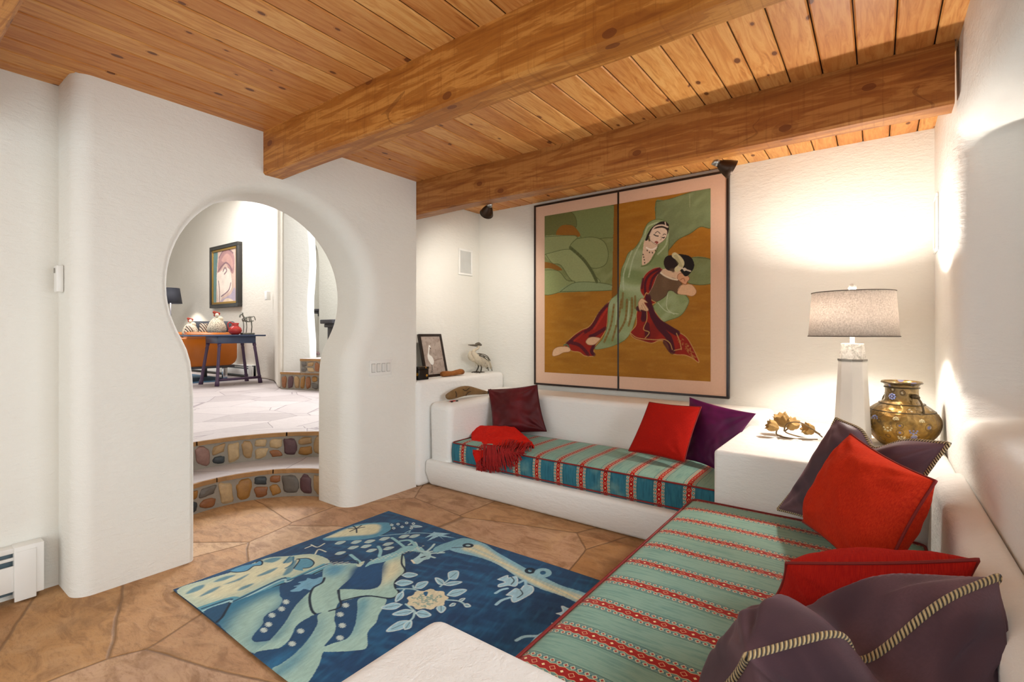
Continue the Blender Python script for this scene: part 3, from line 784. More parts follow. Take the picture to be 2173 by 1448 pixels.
for px, dx in ((518, -.03), (521, .03), (532, .03), (535, -.03)):
    bm = bmesh.new(); q = hc(px, 682); tube(bm, [q+Vector((dx, 0, 0)), q+Vector((dx, 0.008, -0.1)), Vector((-8.9+dx, q.y, 1.345))], [.011, .008, .006], 6); bmobj('leg', bm, M_iron, t)
q = hc(526, 700); box('base', -8.95, -8.85, q.y-0.11, q.y+0.10, 1.312, 1.345, M_iron, t, 0.01)
# sofa
M_leather = plain('orange_leather', 'b4600f', 0.3, var=0.3, vs=3)
M_darkf = plain('charcoal_fabric', '2a2c33', 0.85, sheen=0.2)
t = empty('leather_sofa', (-10.1, 3.85, ZF), 'orange leather sofa with rolled back standing behind the dark blue table', 'sofa')
bm = bmesh.new()
prof = []
for i in range(7): a = math.pi/2*i/6; prof.append((4.37-0.16+0.16*math.sin(a), 0.74+0.16-0.16*math.cos(a)))
pts = [(3.30, 0.74)]+prof+[(4.37, 1.26), (3.30, 1.26)]
prism(bm, [Vector((-9.68, y, z)) for y, z in pts], Vector((-0.22, 0, 0))); bevel(bmobj('back', bm, M_leather, t), 0.03, 4)
bm = bmesh.new(); tube(bm, [(-9.74, 3.52, 1.285), (-9.74, 4.37, 1.285)], 0.075, 20); bmobj('back_roll', bm, M_leather, t)
box('seat', -10.8, -9.9, 3.3, 4.37, 0.74, 0.95, M_leather, t, 0.05)
box('far_side', -10.95, -10.75, 3.30, 4.37, 0.74, 1.36, M_leather, t, 0.05)
box('underframe', -10.9, -9.7, 3.35, 4.33, 0.70, 0.745, M_dark, t, 0.01)
M_chrome = plain('polished_steel', 'd8dade', 0.15, 1.0, 0.05)
for x, y in ((-9.82, 4.20), (-10.7, 4.20), (-10.7, 3.42), (-9.82, 3.42)):
    box('leg', x-0.03, x+0.03, y-0.04, y+0.04, ZF, 0.71, M_chrome if x > -10 else M_dark, t, 0.005)
# far blue rug
M_bluerug = plain('far_blue_rug', '3f5f78', 0.9, var=0.35, vs=5)
tag(box('rug', -12.6, -9.62, 2.6, 4.35, ZF, ZF+0.012, M_bluerug), 'faded blue rug under the orange sofa in the far room', 'rug')
# ------------------------------------------------------------------ pillow builder
def pillow(name, cor, T, mat, label, group=None, piping=None, prad=0.006, n=44, chop=0.0, wr=0.01, seed=0, pinch=0.045, parent=None, cat='pillow', sag=0.0):
    """cor = TL,TR,BR,BL world corners. T = full thickness"""
    TL, TR, BR, BL = [Vector(c) for c in cor]
    cen = (TL+TR+BR+BL)/4; nrm = ((TR-TL)+(BR-BL)).cross((TL-BL)+(TR-BR)).normalized()
    wv = ((TR-TL).length+(BR-BL).length)/2; hv = ((TL-BL).length+(TR-BR).length)/2
    CH = 0.15 if n > 50 else 0.0
    def edgept(u, v):
        # u,v in -1..1; concave sides, pointed corners
        k = pinch*2
        uu = u*(1-k*(1-v*v)*abs(u)); vv = v*(1-k*(1-u*u)*abs(v))
        if chop and v > -0.3: vv -= chop*math.exp(-((u-CH)/0.28)**2)*((v+0.3)/1.3)**2*2/hv
        a = (uu+1)/2; b = (vv+1)/2
        return (BL*(1-a)+BR*a)*(1-b)+(TL*(1-a)+TR*a)*b
    bm = bmesh.new(); uvl = bm.loops.layers.uv.new('UVMap'); g2 = {}
    def thick(u, v):
        e = max(0.0, (1-abs(u)**2.6))*max(0.0, (1-abs(v)**2.6)); t = e**0.52
        if chop: t *= 1-0.42*math.exp(-(u/0.20)**2)*max(0, (v+0.4)/1.4)
        return t
    ts = [-math.cos(math.pi*i/n) for i in range(n+1)]; ts = [0.55*c+0.45*(2*i/n-1) for i, c in enumerate(ts)]
    S = {}
    for side in (1, -1):
        for i, u in enumerate(ts):
            for j, v in enumerate(ts):
                if side == -1 and (i in (0, n) or j in (0, n)): S[side, i, j] = S[1, i, j]; continue
                p = edgept(u, v); t = thick(u, v)
                q = Vector((u*2.2+seed, v*2.2, side*3.0))
                w1 = mnoise.noise(q)*0.8
                # radial creases from corners
                cr = 0
                for cu, cv in ((-1, 1), (1, 1), (1, -1), (-1, -1)):
                    du, dv = u-cu, v-cv; r = math.hypot(du, dv); an = math.atan2(dv, du)
                    cr += math.sin(an*11+seed+cu*2+cv)*math.exp(-r*1.9)*min(1, r*2.2)
                d = T/2*t+wr*(w1*1.2+cr*1.3)*min(1, t*1.6)
                d += wr*0.6*mnoise.noise(Vector((u*5+seed, v*5, side)))*t
                S[side, i, j] = bm.verts.new(p+nrm*side*max(d, 0.001 if 0 < i < n and 0 < j < n else 0)+Vector((0, 0, -sag*t)))
    for side in (1, -1):
        for i in range(n):
            for j in range(n):
                f = [S[side, i, j], S[side, i+1, j], S[side, i+1, j+1], S[side, i, j+1]]
                ij = [(i, j), (i+1, j), (i+1, j+1), (i, j+1)]
                if side == -1: f.reverse(); ij.reverse()
                fc = bm.faces.new(f); fc.smooth = True
                for l, (a, b) in zip(fc.loops, ij): l[uvl].uv = (ts[a]*wv/2, ts[b]*hv/2)
    rim = [S[1, i, 0].co.copy() for i in range(n)]+[S[1, n, j].co.copy() for j in range(n)]+[S[1, i, n].co.copy() for i in range(n, 0, -1)]+[S[1, 0, j].co.copy() for j in range(n, 0, -1)]
    bm.normal_update()
    lo = min((v.co.z for v in bm.verts))
    e = empty(name, (cen.x, cen.y, lo), label, cat, group)
    bmobj('cover', bm, mat, e)
    if piping:
        b2_ = bmesh.new(); b2_.loops.layers.uv.new('UVMap'); rim.append(rim[0])
        tube(b2_, rim, prad, 10, False); bmobj(piping[1], b2_, piping[0], e)
    return e, rim
def velvet(name, c, hi, rough=0.6, sheen=0.6, stretch=None):
    g = G(name); v = g.coord(); a = g.noise(v, 2.6, 3, 0.5, 0.8); f = g.noise(g.coord('UV', scale=(1, 4, 1)), 220, 2)
    col = g.mix(a.step(0.35, 0.7), c, hi); col = g.mix(f.step(0.3, 0.7)*0.25, col, c)
    g.set(col=col, rough=rough, sheen=sheen, sheenr=0.4, spec=0.3); g.b.inputs['Sheen Tint'].default_value = (*lin(hi), 1)
    g.bump(f*0.6+a*0.4, 0.25, 0.002); return g.m
M_burg = velvet('burgundy_velvet', '4a060c', '6a0d18', 0.5, 0.12)
M_purp = velvet('purple_velvet', '430839', '6d1252', 0.5, 0.15)
M_plum = velvet('plum_velvet', '42303a', '76575f', 0.55, 0.8)
def chenille(name, c, hi):
    g = G(name); uv = g.coord('UV'); f = g.noise(g.coord('UV', scale=(1, 0.16, 1)), 480, 2, 0.6); f2 = g.noise(g.coord('UV', scale=(0.14, 1, 1)), 420, 2, 0.6); a = g.noise(g.coord(), 6, 3)
    col = g.mix(f.step(0.35, 0.65)*0.6, c, hi); col = g.mix(a.step(0.4, 0.75)*0.35, col, hi)
    g.set(col=col, rough=0.85, sheen=0.4, spec=0.15); g.b.inputs['Sheen Tint'].default_value = (*lin(hi), 1)
    g.bump(f+f2, 0.5, 0.0025); return g.m
M_redc = chenille('red_chenille', '9c1109', 'bf1f10')
M_orng = chenille('orange_red_chenille', 'b0210c', 'd03a17')
M_redc2 = chenille('crimson_chenille', '960f0a', 'b5200f')
def rope_mat():
    g = G('twisted_gold_black_rope'); tc = g.node('ShaderNodeTexCoord'); u, v, _ = g.xyz(tc.outputs['UV'])
    s = (u*3.0+v/0.0105).fract(); c = g.mix(s.lt(0.66), '241a12', 'c4a571'); c = g.mix((s-0.33).abs().lt(0.10), c, 'e6d3a3')
    g.set(col=c, rough=0.6, sheen=0.2); g.bump((s*2*math.pi).op('SINE'), 0.8, 0.004); return g.m
M_rope = rope_mat()
M_redp = plain('red_seam_cord', '7c130c', 0.7)
M_burgp = plain('dark_seam', '3c070d', 0.7)
def striped_small():
    g = G('brown_striped_weave'); x, y, z = g.xyz(g.coord()); s = ((y+z*0.5)/0.045).fract()
    c = g.ramp(s, ((0.0, '2c211d'), (0.25, 'b49a83'), (0.45, '6d4a35'), (0.6, 'd9cbb5'), (0.8, '3a2a25')), 'CONSTANT'); g.set(col=c, rough=0.85); return g.m
M_sstr = striped_small()
def q3(px, py, x): p = pX(px, py, x); return p
pillow('throw_pillow', [q3(395, 690, -9.95), q3(412, 693, -9.95), q3(408, 722, -9.85), q3(384, 718, -9.85)], 0.10, M_sstr, 'brown striped pillow at the left end of the far sofa', 'pillows on the far sofa', n=16, wr=0.003)
pillow('throw_pillow', [q3(424, 685, -9.95), q3(440, 686, -9.95), q3(440, 716, -9.85), q3(419, 716, -9.85)], 0.10, M_sstr, 'brown striped pillow between the woven rooster and the dark bolster', 'pillows on the far sofa', n=16, wr=0.003)
bm = bmesh.new(); a, b = q3(404, 700, -10.3), q3(496, 699, -10.3); tube(bm, [a, b], 0.16, 20)
bo_ = bmobj('bolster', bm, M_darkf); bevel(bo_, 0.03); tag(bo_, 'long charcoal bolster along the far sofa behind the striped pillows', 'bolster')
# woven rooster on table
def basket():
    g = G('brown_speckled_basket'); x, y, z = g.xyz(g.coord()); c = g.vor(g.coord(), 70); g.set(col=g.mix(c.step(0.2, 0.5), '6a513c', 'd8c9b0'), rough=0.9); g.bump(c, 0.6, 0.01); return g.m
M_bask = basket(); M_fluff = plain('cream_fluff', 'ddcfb4', 0.95, bump=0.8, bs=90); M_comb = plain('red_comb', 'a8402c', 0.6); M_cream = plain('cream_cloth', 'e6ddcb', 0.9)
def rooster(px, pyb, pyt, X_, label, sc):
    b = pX(px, pyb, X_); tp = pX(px, pyt, X_); h = tp.z-b.z; e = empty('rooster_figure', b, label, 'figurine', 'rooster figures in the far room')
    bm = bmesh.new(); lathe(bm, [(0, 0), (.36*h, 0), (.40*h, .12*h), (.37*h, .32*h), (.27*h, .52*h), (.14*h, .66*h), (0, .72*h)], b, 24); bmobj('body', bm, M_bask, e, True)
    bm = bmesh.new(); ell(bm, b+Vector((0.03, 0.10*h, 0.60*h)), (.12*h, .15*h, .15*h)); bmobj('neck_ruff', bm, M_fluff, e, True)
    bm = bmesh.new(); ell(bm, b+Vector((0.02, -0.02*h, 0.80*h)), (.07*h, .09*h, .10*h)); bmobj('head', bm, M_cream, e, True)
    bm = bmesh.new()
    for k in range(4): ell(bm, b+Vector((0.02, (-0.14+0.07*k)*h, (0.93-0.02*k)*h)), (.025*h, .06*h, .07*h), seg=10, rings=6)
    ell(bm, b+Vector((0.02, -0.12*h, 0.80*h)), (.02*h, .04*h, .07*h), seg=10, rings=6); bmobj('comb', bm, M_comb, e, True)
rooster(460, 706, 660, -9.25, 'large woven speckled rooster figure with red comb behind the table edge', 1)
rooster(404, 712, 674, -10.0, 'smaller rooster figure with red comb at the far left of the sofa', 1)
# far lamp
M_shade_d = plain('charcoal_lampshade', '3a3a42', 0.7)
c = pX(362, 630, -12.5); e = empty('floor_lamp', (c.x, c.y, ZF), 'lamp with a dark shade at the left edge of the arch view', 'lamp')
bm = bmesh.new(); lathe(bm, [(0.17, 0.34), (0.22, 0.0), (0.215, 0.0), (0.165, 0.34)], (c.x, c.y, 1.99), 28); bmobj('lamp_shade', bm, M_shade_d, e, True)
bm = bmesh.new(); tube(bm, [(c.x, c.y, ZF), (c.x, c.y, 2.2)], 0.012); bmobj('pole', bm, M_dark, e)
bm = bmesh.new(); lathe(bm, [(0, 0), (.15, 0), (.15, .02), (0, .03)], (c.x, c.y, ZF), 20); bmobj('base', bm, M_dark, e)
pl = bpy.data.lights.new('far_lamp_bulb', 'POINT'); pl.energy = 45; pl.shadow_soft_size = 0.05; pl.color = (1, 0.93, 0.82); o = bpy.data.objects.new('far_lamp_bulb', pl); C.objects.link(o); o.location = (c.x, c.y, 2.16); o.parent = None
# far heater
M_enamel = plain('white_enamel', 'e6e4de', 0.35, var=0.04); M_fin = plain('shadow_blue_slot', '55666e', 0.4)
def heater(name, x0, x1, y0, y1, z0, z1, axis, label, cover=None):
    """front faces -Y when axis='x', +X when axis='y'"""
    e = empty(name, ((x0+x1)/2, (y0+y1)/2, z0), label, 'heater', 'baseboard heaters')
    H_ = z1-z0
    if axis == 'x':
        f = y0; B = lambda nm, a, b, d0, d1, za, zb, m: box(nm, x0+a, x1-b, f+d0, y1-0.001 if d1 is None else f+d1, z0+za*H_, z0+zb*H_, m, e, 0.003, 2)
    else:
        f = x1; B = lambda nm, a, b, d0, d1, za, zb, m: box(nm, x0+0.001 if d1 is None else f-d1, f-d0, y0+a, y1-b, z0+za*H_, z0+zb*H_, m, e, 0.003, 2)
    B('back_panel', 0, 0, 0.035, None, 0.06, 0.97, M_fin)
    B('top_cover', 0, 0, 0.006, None, 0.90, 1.0, M_enamel)
    B('front_panel', 0, 0, 0.0, 0.012, 0.16, 0.66, M_enamel)
    B('damper', 0, 0, 0.004, 0.02, 0.76, 0.82, M_enamel)
    return e, B
pw = pY(535, 806, 4.73)
heater('baseboard_heater', -13.0, -9.75, 4.66, 4.745, ZF+0.02, ZF+0.25, 'x', 'white baseboard heater under the orange sofa against the far wall')[1]('end_cap', 3.13, 0, -0.006, None, 0.0, 1.012, M_enamel)
# far painting
def vplane_canvas(x0, x1, z0, z1, y, res):
    def to(px, py): p = pY(px, py, y); return (p.x-x0, p.z-z0)
    cv = Canvas(x1-x0, z1-z0, res, to)
    place = lambda U, V: np.stack([U+x0, np.full_like(U, y), V+z0], 1)
    return cv, place
yP = 4.69; a = pY(448, 0, yP).x; b = pY(508, 0, yP).x; zt = pY(446, 527, yP).z; zb = pY(446, 655, yP).z
e = empty('framed_painting', ((a+b)/2, yP, zb), 'tall pastel painting in a dark frame with gold inner edge on the far wall', 'painting')
cv, place = vplane_canvas(a+.12, b-.08, zb+.10, zt-.10, yP, 0.012)
F2 = cropfn(430, 495, 8.04)
cv.put(np.ones(cv.U.shape), 'd8b8a6'); 
cv.fill(F2([(190, 300), (255, 320), (240, 700), (230, 1240), (190, 1290)]), '6d8a85')
cv.fill(F2([(260, 660), (280, 420), (350, 310), (430, 265), (510, 330), (545, 450), (520, 690), (440, 600), (390, 520), (300, 640)]), 'b58a86')
cv.fill(F2([(320, 470), (370, 380), (430, 350), (500, 440), (510, 600), (430, 560), (390, 510)]), 'cfa094')
cv.fill(F2([(240, 720), (300, 660), (400, 600), (470, 640), (500, 900), (450, 1000), (330, 1100), (280, 1220), (250, 1000)]), 'f0dccb')
cv.fill(F2([(300, 1160), (400, 1090), (480, 1040), (550, 930), (560, 1280), (230, 1280)]), 'b9a8b4')
cv.fill(F2([(350, 1160), (430, 1110), (520, 1150), (550, 1250), (340, 1270)]), 'e8cfb4')
for L in ([(260, 660), (330, 560), (400, 505), (470, 570), (500, 640)], [(270, 820), (290, 1000), (285, 1180)], [(350, 650), (380, 590), (410, 640), (370, 700)], [(320, 1080), (440, 980), (480, 850)], [(280, 420), (350, 300), (430, 270), (520, 340)]): cv.stroke(F2(L), '8a6a70', 0.03)
cv.img *= (0.9+0.2*cv.noise(9)[..., None])
o = link('canvas', cv.mesh('canvas', place), paint_mat('far_painting', 0.6, 60), None); o.data.transform(Matrix.Translation(-e.location)); o.parent = e
M_frame = plain('black_frame', '2c2925', 0.4); M_gold = plain('gold_slip', 'a5803c', 0.4, 0.5)
def frame(e, a, b, z0, z1, y0, y1, w_, m, name='frame_rail'):
    for nm, A, B, Z0, Z1 in (('top', a, b, z1-w_, z1), ('bottom', a, b, z0, z0+w_), ('left', a, a+w_, z0+w_, z1-w_), ('right', b-w_, b, z0+w_, z1-w_)):
        box(name, A, B, y0, y1, Z0, Z1, m, e, 0.004, 2)
frame(e, a, b, zb, zt, 4.655, 4.745, 0.075, M_frame); frame(e, a+.075, b-.075, zb+.075, zt-.075, 4.67, 4.70, 0.045, M_gold, 'slip')
p = pY(575, 628, 4.60); tag(box('thermostat', p.x-0.045, p.x+0.045, p.y-0.10, p.y-0.03, p.z-0.08, p.z+0.08, M_enamel, bv=0.012), 'small white device hanging on the far wall right of the framed painting', 'thermostat')
# ================================================================== BLUE PICTORIAL RUG
RX0, RX1, RY0, RY1 = -2.942, -0.90, 1.005, 2.412
def rug_to(px, py): p = pZ(px, py, 0.013); return (p.x-RX0, p.y-RY0)
cv = Canvas(RX1-RX0, RY1-RY0, 0.0032, rug_to)
R1 = cropfn(360, 1080, 3.935); R2 = cropfn(700, 1070, 3.83); R3 = cropfn(960, 1100, 4.828)
n1 = cv.noise(9, 0.3, 4); n2 = cv.noise(55, 0.2, 0.25, 5); n3 = cv.noise(3, 0, 1, 6)
cv.put(np.ones(cv.U.shape), '123f68'); cv.put((n1-0.45)*1.2, '1f6a96', 0.8); cv.put((n3-0.55)*2, '0d3158', 0.9); cv.put((n2-0.5), '2a7fa8', 0.5)
TEAL, LT, CR, DK, NV = '7fb0b0', 'a6c8bc', 'dcd8b4', '14466e', '0c2338'
# left shore of cream water
m = cv.fill(R1([(60, 682), (330, 585), (560, 515), (800, 415), (1000, 395), (1200, 380), (1330, 460), (1000, 590), (960, 590), (520, 770), (240, 850)]), 'b9c9b4')
cv.fill(R1([(160, 690), (420, 590), (800, 450), (1000, 420), (1180, 410), (1200, 470), (900, 560), (520, 720), (300, 760)]), CR, soft=0.03, clip=m)
for P_ in ([(130, 715), (200, 660), (290, 635), (250, 680)], [(240, 740), (330, 680), (420, 650), (350, 700)], [(360, 615), (450, 570), (550, 555), (450, 600)], [(440, 640), (540, 600), (660, 545), (580, 600)], [(720, 570), (790, 530), (900, 490), (830, 540)], [(780, 440), (860, 410), (930, 410), (860, 450)], [(560, 690), (600, 655), (700, 625), (640, 665)], [(940, 450), (1000, 400), (1040, 410), (1000, 450)], [(940, 560), (990, 480), (1060, 420), (1020, 520)]):
    cv.fill(R1(P_), '3b7f98', 0.85, soft=0.006, clip=m)
cv.stroke(R1([(250, 850), (500, 770), (540, 790), (930, 610), (985, 620), (1300, 480)]), '5d9db0', 0.075)
cv.stroke(R1([(262, 838), (500, 758), (530, 775), (930, 585), (990, 600), (1310, 465)]), '1d4d6c', 0.012)
cv.stroke(R1([(290, 855), (500, 785), (540, 800), (930, 630), (985, 635), (1330, 490)]), NV, 0.012)
cv.stroke(R1([(255, 862), (495, 772), (538, 785), (930, 598), (990, 608), (1300, 476)]), 'a5cbd0', 0.012)
# rocks and valleys
mA = cv.fill(R1([(330, 900), (500, 795), (920, 640), (915, 720), (940, 760), (900, 830), (810, 880), (780, 960), (700, 1060), (720, 1110), (900, 1080), (1050, 980), (1000, 1100), (880, 1170), (715, 1205), (560, 1110), (400, 960)]), '2f7594')
cv.fill(R1([(600, 850), (900, 700), (930, 780), (800, 900), (760, 1000), (700, 1070), (720, 1130), (900, 1090), (1050, 960), (1010, 1110), (720, 1210), (500, 1060)]), LT, soft=0.04, clip=mA)
cv.fill(R1([(280, 860), (490, 790), (440, 900), (380, 960)]), '1b4f72'); cv.stroke(R1([(500, 790), (460, 860), (430, 910), (385, 950)]), NV, 0.012)
cv.fill(R1([(920, 640), (1000, 610), (1080, 560), (1200, 550), (1290, 575), (1300, 640), (1200, 690), (1100, 790), (1000, 900), (900, 1040), (830, 1085), (700, 1095), (705, 1050), (780, 980), (790, 900), (900, 840), (940, 770), (915, 700)]), DK)
mB2 = cv.fill(R1([(1200, 670), (1170, 760), (1225, 875), (1070, 970), (1000, 1100), (880, 1180), (720, 1200), (830, 1110), (960, 960), (1060, 800)]), LT)
cv.fill(R1([(830, 1110), (960, 960), (1100, 760), (1150, 730), (1060, 860), (940, 1060)]), '2a6f8d', 0.8, soft=0.02, clip=mB2)
cv.fill(R1([(1000, 690), (1060, 655), (1030, 650), (1090, 630), (1070, 615), (1130, 600), (1150, 580), (1200, 590), (1270, 570), (1280, 610), (1240, 650), (1180, 680), (1120, 670), (1080, 690)], ), '74a9c4')
mB = cv.fill(R1([(1300, 485), (1560, 460), (1560, 510), (1500, 590), (1400, 690), (1440, 800), (1400, 840), (1225, 878), (1180, 770), (1200, 670), (1270, 620)]), LT)
cv.fill(R1([(1290, 480), (1480, 470), (1400, 560), (1290, 560)]), '4f93b4', 0.9, soft=0.03, clip=mB)
cv.stroke(R1([(1290, 580), (1270, 620), (1195, 665), (1170, 760), (1222, 878), (1390, 840), (1435, 800), (1410, 680)]), NV, 0.013)
cv.fill(R1([(1225, 878), (1070, 970), (1050, 1060), (960, 1150), (715, 1205), (860, 1340), (960, 1280), (1120, 1130), (1200, 1010), (1290, 880)]), DK)
cv.fill(R1([(800, 1290), (1000, 1190), (1100, 1140), (950, 1290), (880, 1350)]), '2873a0', 0.8, soft=0.02)
mC = cv.fill(R1([(1390, 845), (1250, 880), (1240, 960), (1170, 1080), (1060, 1200), (940, 1290), (860, 1345), (960, 1470), (1130, 1470), (1250, 1300), (1290, 1190), (1400, 1040), (1380, 920)]), LT)
cv.fill(R1([(1290, 870), (1240, 960), (1170, 1080), (1060, 1200), (880, 1340), (930, 1400), (1100, 1270), (1220, 1080), (1280, 960)]), '3d83a0', 0.75, soft=0.025, clip=mC)
cv.fill(R2([(90, 790), (240, 760), (310, 745), (270, 830), (220, 960), (150, 1085), (0, 1140), (-40, 1150), (40, 1050), (60, 940), (50, 870)]), DK)
mD = cv.fill(R2([(250, 760), (462, 762), (400, 900), (380, 960), (312, 1040), (305, 1150), (240, 1185), (-60, 1195), (0, 1140), (150, 1085), (210, 980), (230, 860)]), LT)
cv.fill(R2([(230, 790), (330, 770), (250, 960), (200, 1060), (100, 1110), (30, 1150), (150, 1070)]), '4b8ea6', 0.8, soft=0.025, clip=mD)
mE = cv.fill(R2([(75, 700), (170, 690), (330, 690), (420, 640), (440, 480), (590, 410), (612, 540), (560, 590), (530, 650), (560, 720), (500, 760), (300, 742), (90, 787)]), LT)
cv.fill(R2([(430, 520), (560, 440), (590, 520), (530, 600), (440, 650), (390, 690), (420, 600)]), CR, soft=0.03, clip=mE)
cv.fill(R2([(200, 510), (440, 480), (420, 600), (350, 670), (160, 660), (150, 620)]), '134a78', soft=0.02)
cv.stroke(R2([(590, 405), (585, 480), (615, 545), (540, 620), (535, 670), (565, 715), (500, 762), (300, 742), (90, 787)]), NV, 0.011)
cv.stroke(R2([(75, 700), (80, 760), (95, 830), (0, 868)]), NV, 0.011)
for (x, y) in ((970, 777), (935, 835), (855, 888), (828, 965), (790, 1012), (1100, 1020), (1030, 1125), (1475, 803), (1430, 880), (1448, 972), (1428, 1075)):
    for k in range(9):
        a = k*0.7; dx, dy = math.cos(a)*26, math.sin(a)*18
        cv.stroke(R1([(x-dx*0.2, y-dy*0.2), (x+dx, y+dy)]), 'c4d3cc', 0.007, smooth=False)
# top cream cloud
m = cv.fill(R2([(-60, 285), (0, 255), (160, 185), (270, 160), (490, 155), (490, 215), (400, 262), (240, 292), (0, 298)]), '5795b0')
cv.fill(R2([(-40, 275), (20, 250), (150, 198), (300, 168), (400, 172), (395, 222), (330, 250), (150, 262)]), CR, soft=0.012, clip=m)
for a in ((160, 225), (190, 180), (255, 175), (280, 190), (215, 235), (150, 200)): cv.stroke(R2([(215, 200), a]), NV, 0.010, smooth=False)
cv.stroke(R2([(485, 160), (495, 210), (400, 265)]), NV, 0.008)
def leaf(F, b, t, w, col='9cc7d6', mid=NV, outline='cfe0de'):
    (xa, ya), (xb, yb) = b, t; dx, dy = xb-xa, yb-ya; L = math.hypot(dx, dy); nx, ny = -dy/L*w, dx/L*w*0.7
    P_ = F([(xa, ya), (xa+dx*.35+nx, ya+dy*.35+ny), (xb-dx*.25+nx*.7, yb-dy*.25+ny*.7), (xb, yb), (xb-dx*.25-nx*.7, yb-dy*.25-ny*.7), (xa+dx*.35-nx, ya+dy*.35-ny)])
    cv.fill(P_, col); cv.stroke(P_+[P_[0]], outline, 0.005); 
    if mid: cv.stroke(F([(xa+dx*.15, ya+dy*.15), (xa+dx*.8, ya+dy*.8)]), mid, 0.004, 0.8, False)
for (x, y) in ((80, 315), (210, 310), (320, 305), (185, 355), (290, 345), (335, 378), (470, 325), (440, 283), (475, 360), (600, 263), (685, 260), (80, 400)): leaf(R2, (x-42, y+10), (x+42, y-10), 15, 'a9c6c8', None, 'c6cfbf')
cv.stroke(R2([(400, 262), (560, 245), (700, 235), (830, 240)]), '9cc7d6', 0.008)
for P_ in ([(770, 275), (850, 225), (870, 250)], [(790, 300), (860, 240), (880, 265)], [(850, 230), (980, 240), (880, 260)], [(860, 240), (1020, 275), (880, 262)], [(880, 250), (940, 300), (900, 270)]): cv.fill(R2(P_), '9cc7d6', smooth=False)
for (x, y) in ((550, 165), (583, 187), (620, 155), (658, 197), (675, 160), (515, 198), (500, 172)):
    cv.stroke(R2([(x-10, y), (x, y-8), (x+10, y), (x, y+8), (x-10, y)]), 'cfe0de', 0.006)
leaf(R2, (650, 180), (745, 185), 12)
cv.stroke(R2([(600, 240), (650, 215), (640, 232)]), '9cc7d6', 0.006)
# deer
cv.fill(R2([(285, 515), (320, 470), (400, 432), (520, 390), (600, 345), (700, 338), (765, 368), (755, 398), (640, 382), (560, 420), (440, 470), (340, 490)]), '8fc0c6')
cv.fill(R2([(668, 462), (720, 420), (760, 380), (820, 392), (818, 440), (770, 455), (715, 487)]), 'a9cdd0')
for L in ([(790, 385), (830, 350), (850, 325)], [(800, 390), (880, 372), (900, 340)], [(880, 400), (960, 365)], [(820, 400), (930, 395)], [(820, 425), (855, 436)], [(640, 330), (690, 310), (720, 370), (760, 385)]): cv.stroke(R2(L), 'b5d2d0', 0.015)
for L in ([(400, 425), (410, 380), (390, 345)], [(600, 345), (540, 300), (500, 275)], [(700, 345), (650, 295), (570, 300)], [(260, 490), (210, 450), (165, 415)]): cv.stroke(R2(L), '8fc0c6', 0.02)
cv.fill(R2([(210, 500), (280, 465), (250, 510)]), 'c9d6c0')
for k in range(26): x = 330+k*17; y = 462-(k*17)*0.27+((k*37) % 22)-8; cv.stroke(R2([(x, y), (x+8, y-1)]), 'e1e2c8', 0.007, smooth=False)
cv.stroke(R2([(745, 435), (775, 425)]), NV, 0.012); cv.stroke(R2([(668, 455), (690, 480)]), 'e8e2c8', 0.012)
cv.stroke(R2([(600, 405), (680, 385), (760, 400)]), NV, 0.005)
for L in ([(0, 435), (140, 412)], [(0, 470), (200, 460), (230, 490)], [(140, 412), (100, 440), (0, 462)]): cv.stroke(R2(L), NV, 0.006)
for k in range(14): cv.stroke(R2([(15*k-60, 480+(k % 3)*9), (15*k-35, 474+(k % 3)*9)]), 'd8dcc4', 0.006, smooth=False)
# tree limb
cv.fill(R2([(860, 350), (960, 310), (1100, 275), (1245, 318), (1090, 348), (960, 375), (850, 390)]), '7db0be')
m = cv.fill(R3([(0, 290), (130, 268), (220, 245), (330, 258), (450, 340), (640, 450), (760, 520), (900, 590), (1100, 690), (1260, 738), (1460, 800), (1600, 850), (1500, 960), (1340, 900), (1140, 810), (900, 730), (700, 630), (480, 480), (280, 400), (0, 335)]), '86b8c8')
cv.fill(R3([(100, 312), (230, 270), (320, 290), (480, 400), (640, 500), (780, 590), (1000, 690), (1200, 760), (1500, 860), (1440, 890), (1100, 790), (850, 690), (640, 570), (420, 440), (230, 360)]), CR, soft=0.012, clip=m)
for k in range(60):
    t_ = k/59; x = 150+1150*t_; y = 300+ (x-150)*0.475 - 18*math.sin(t_*3)
    cv.stroke(R3([(x, y-32), (x+18, y-6)]), '9fc2c4', 0.005, 0.7, False); cv.stroke(R3([(x+20, y+36), (x+4, y+12)]), '9fc2c4', 0.005, 0.7, False)
for c_, r_a in (((165, 278), (42, 16)), ((793, 540), (38, 22))): 
    P_ = [(c_[0]+r_a[0]*math.cos(a), c_[1]+r_a[1]*math.sin(a)) for a in np.linspace(0, 2*math.pi, 12)]; cv.stroke(R3(P_), NV, 0.018)
P_ = [(925+60*math.cos(a), 562+34*math.sin(a)) for a in np.linspace(0, 2*math.pi, 12)]; cv.stroke(R3(P_), '8dbccb', 0.03)
cv.stroke(R3([(0, 302), (120, 295)]), NV, 0.008)
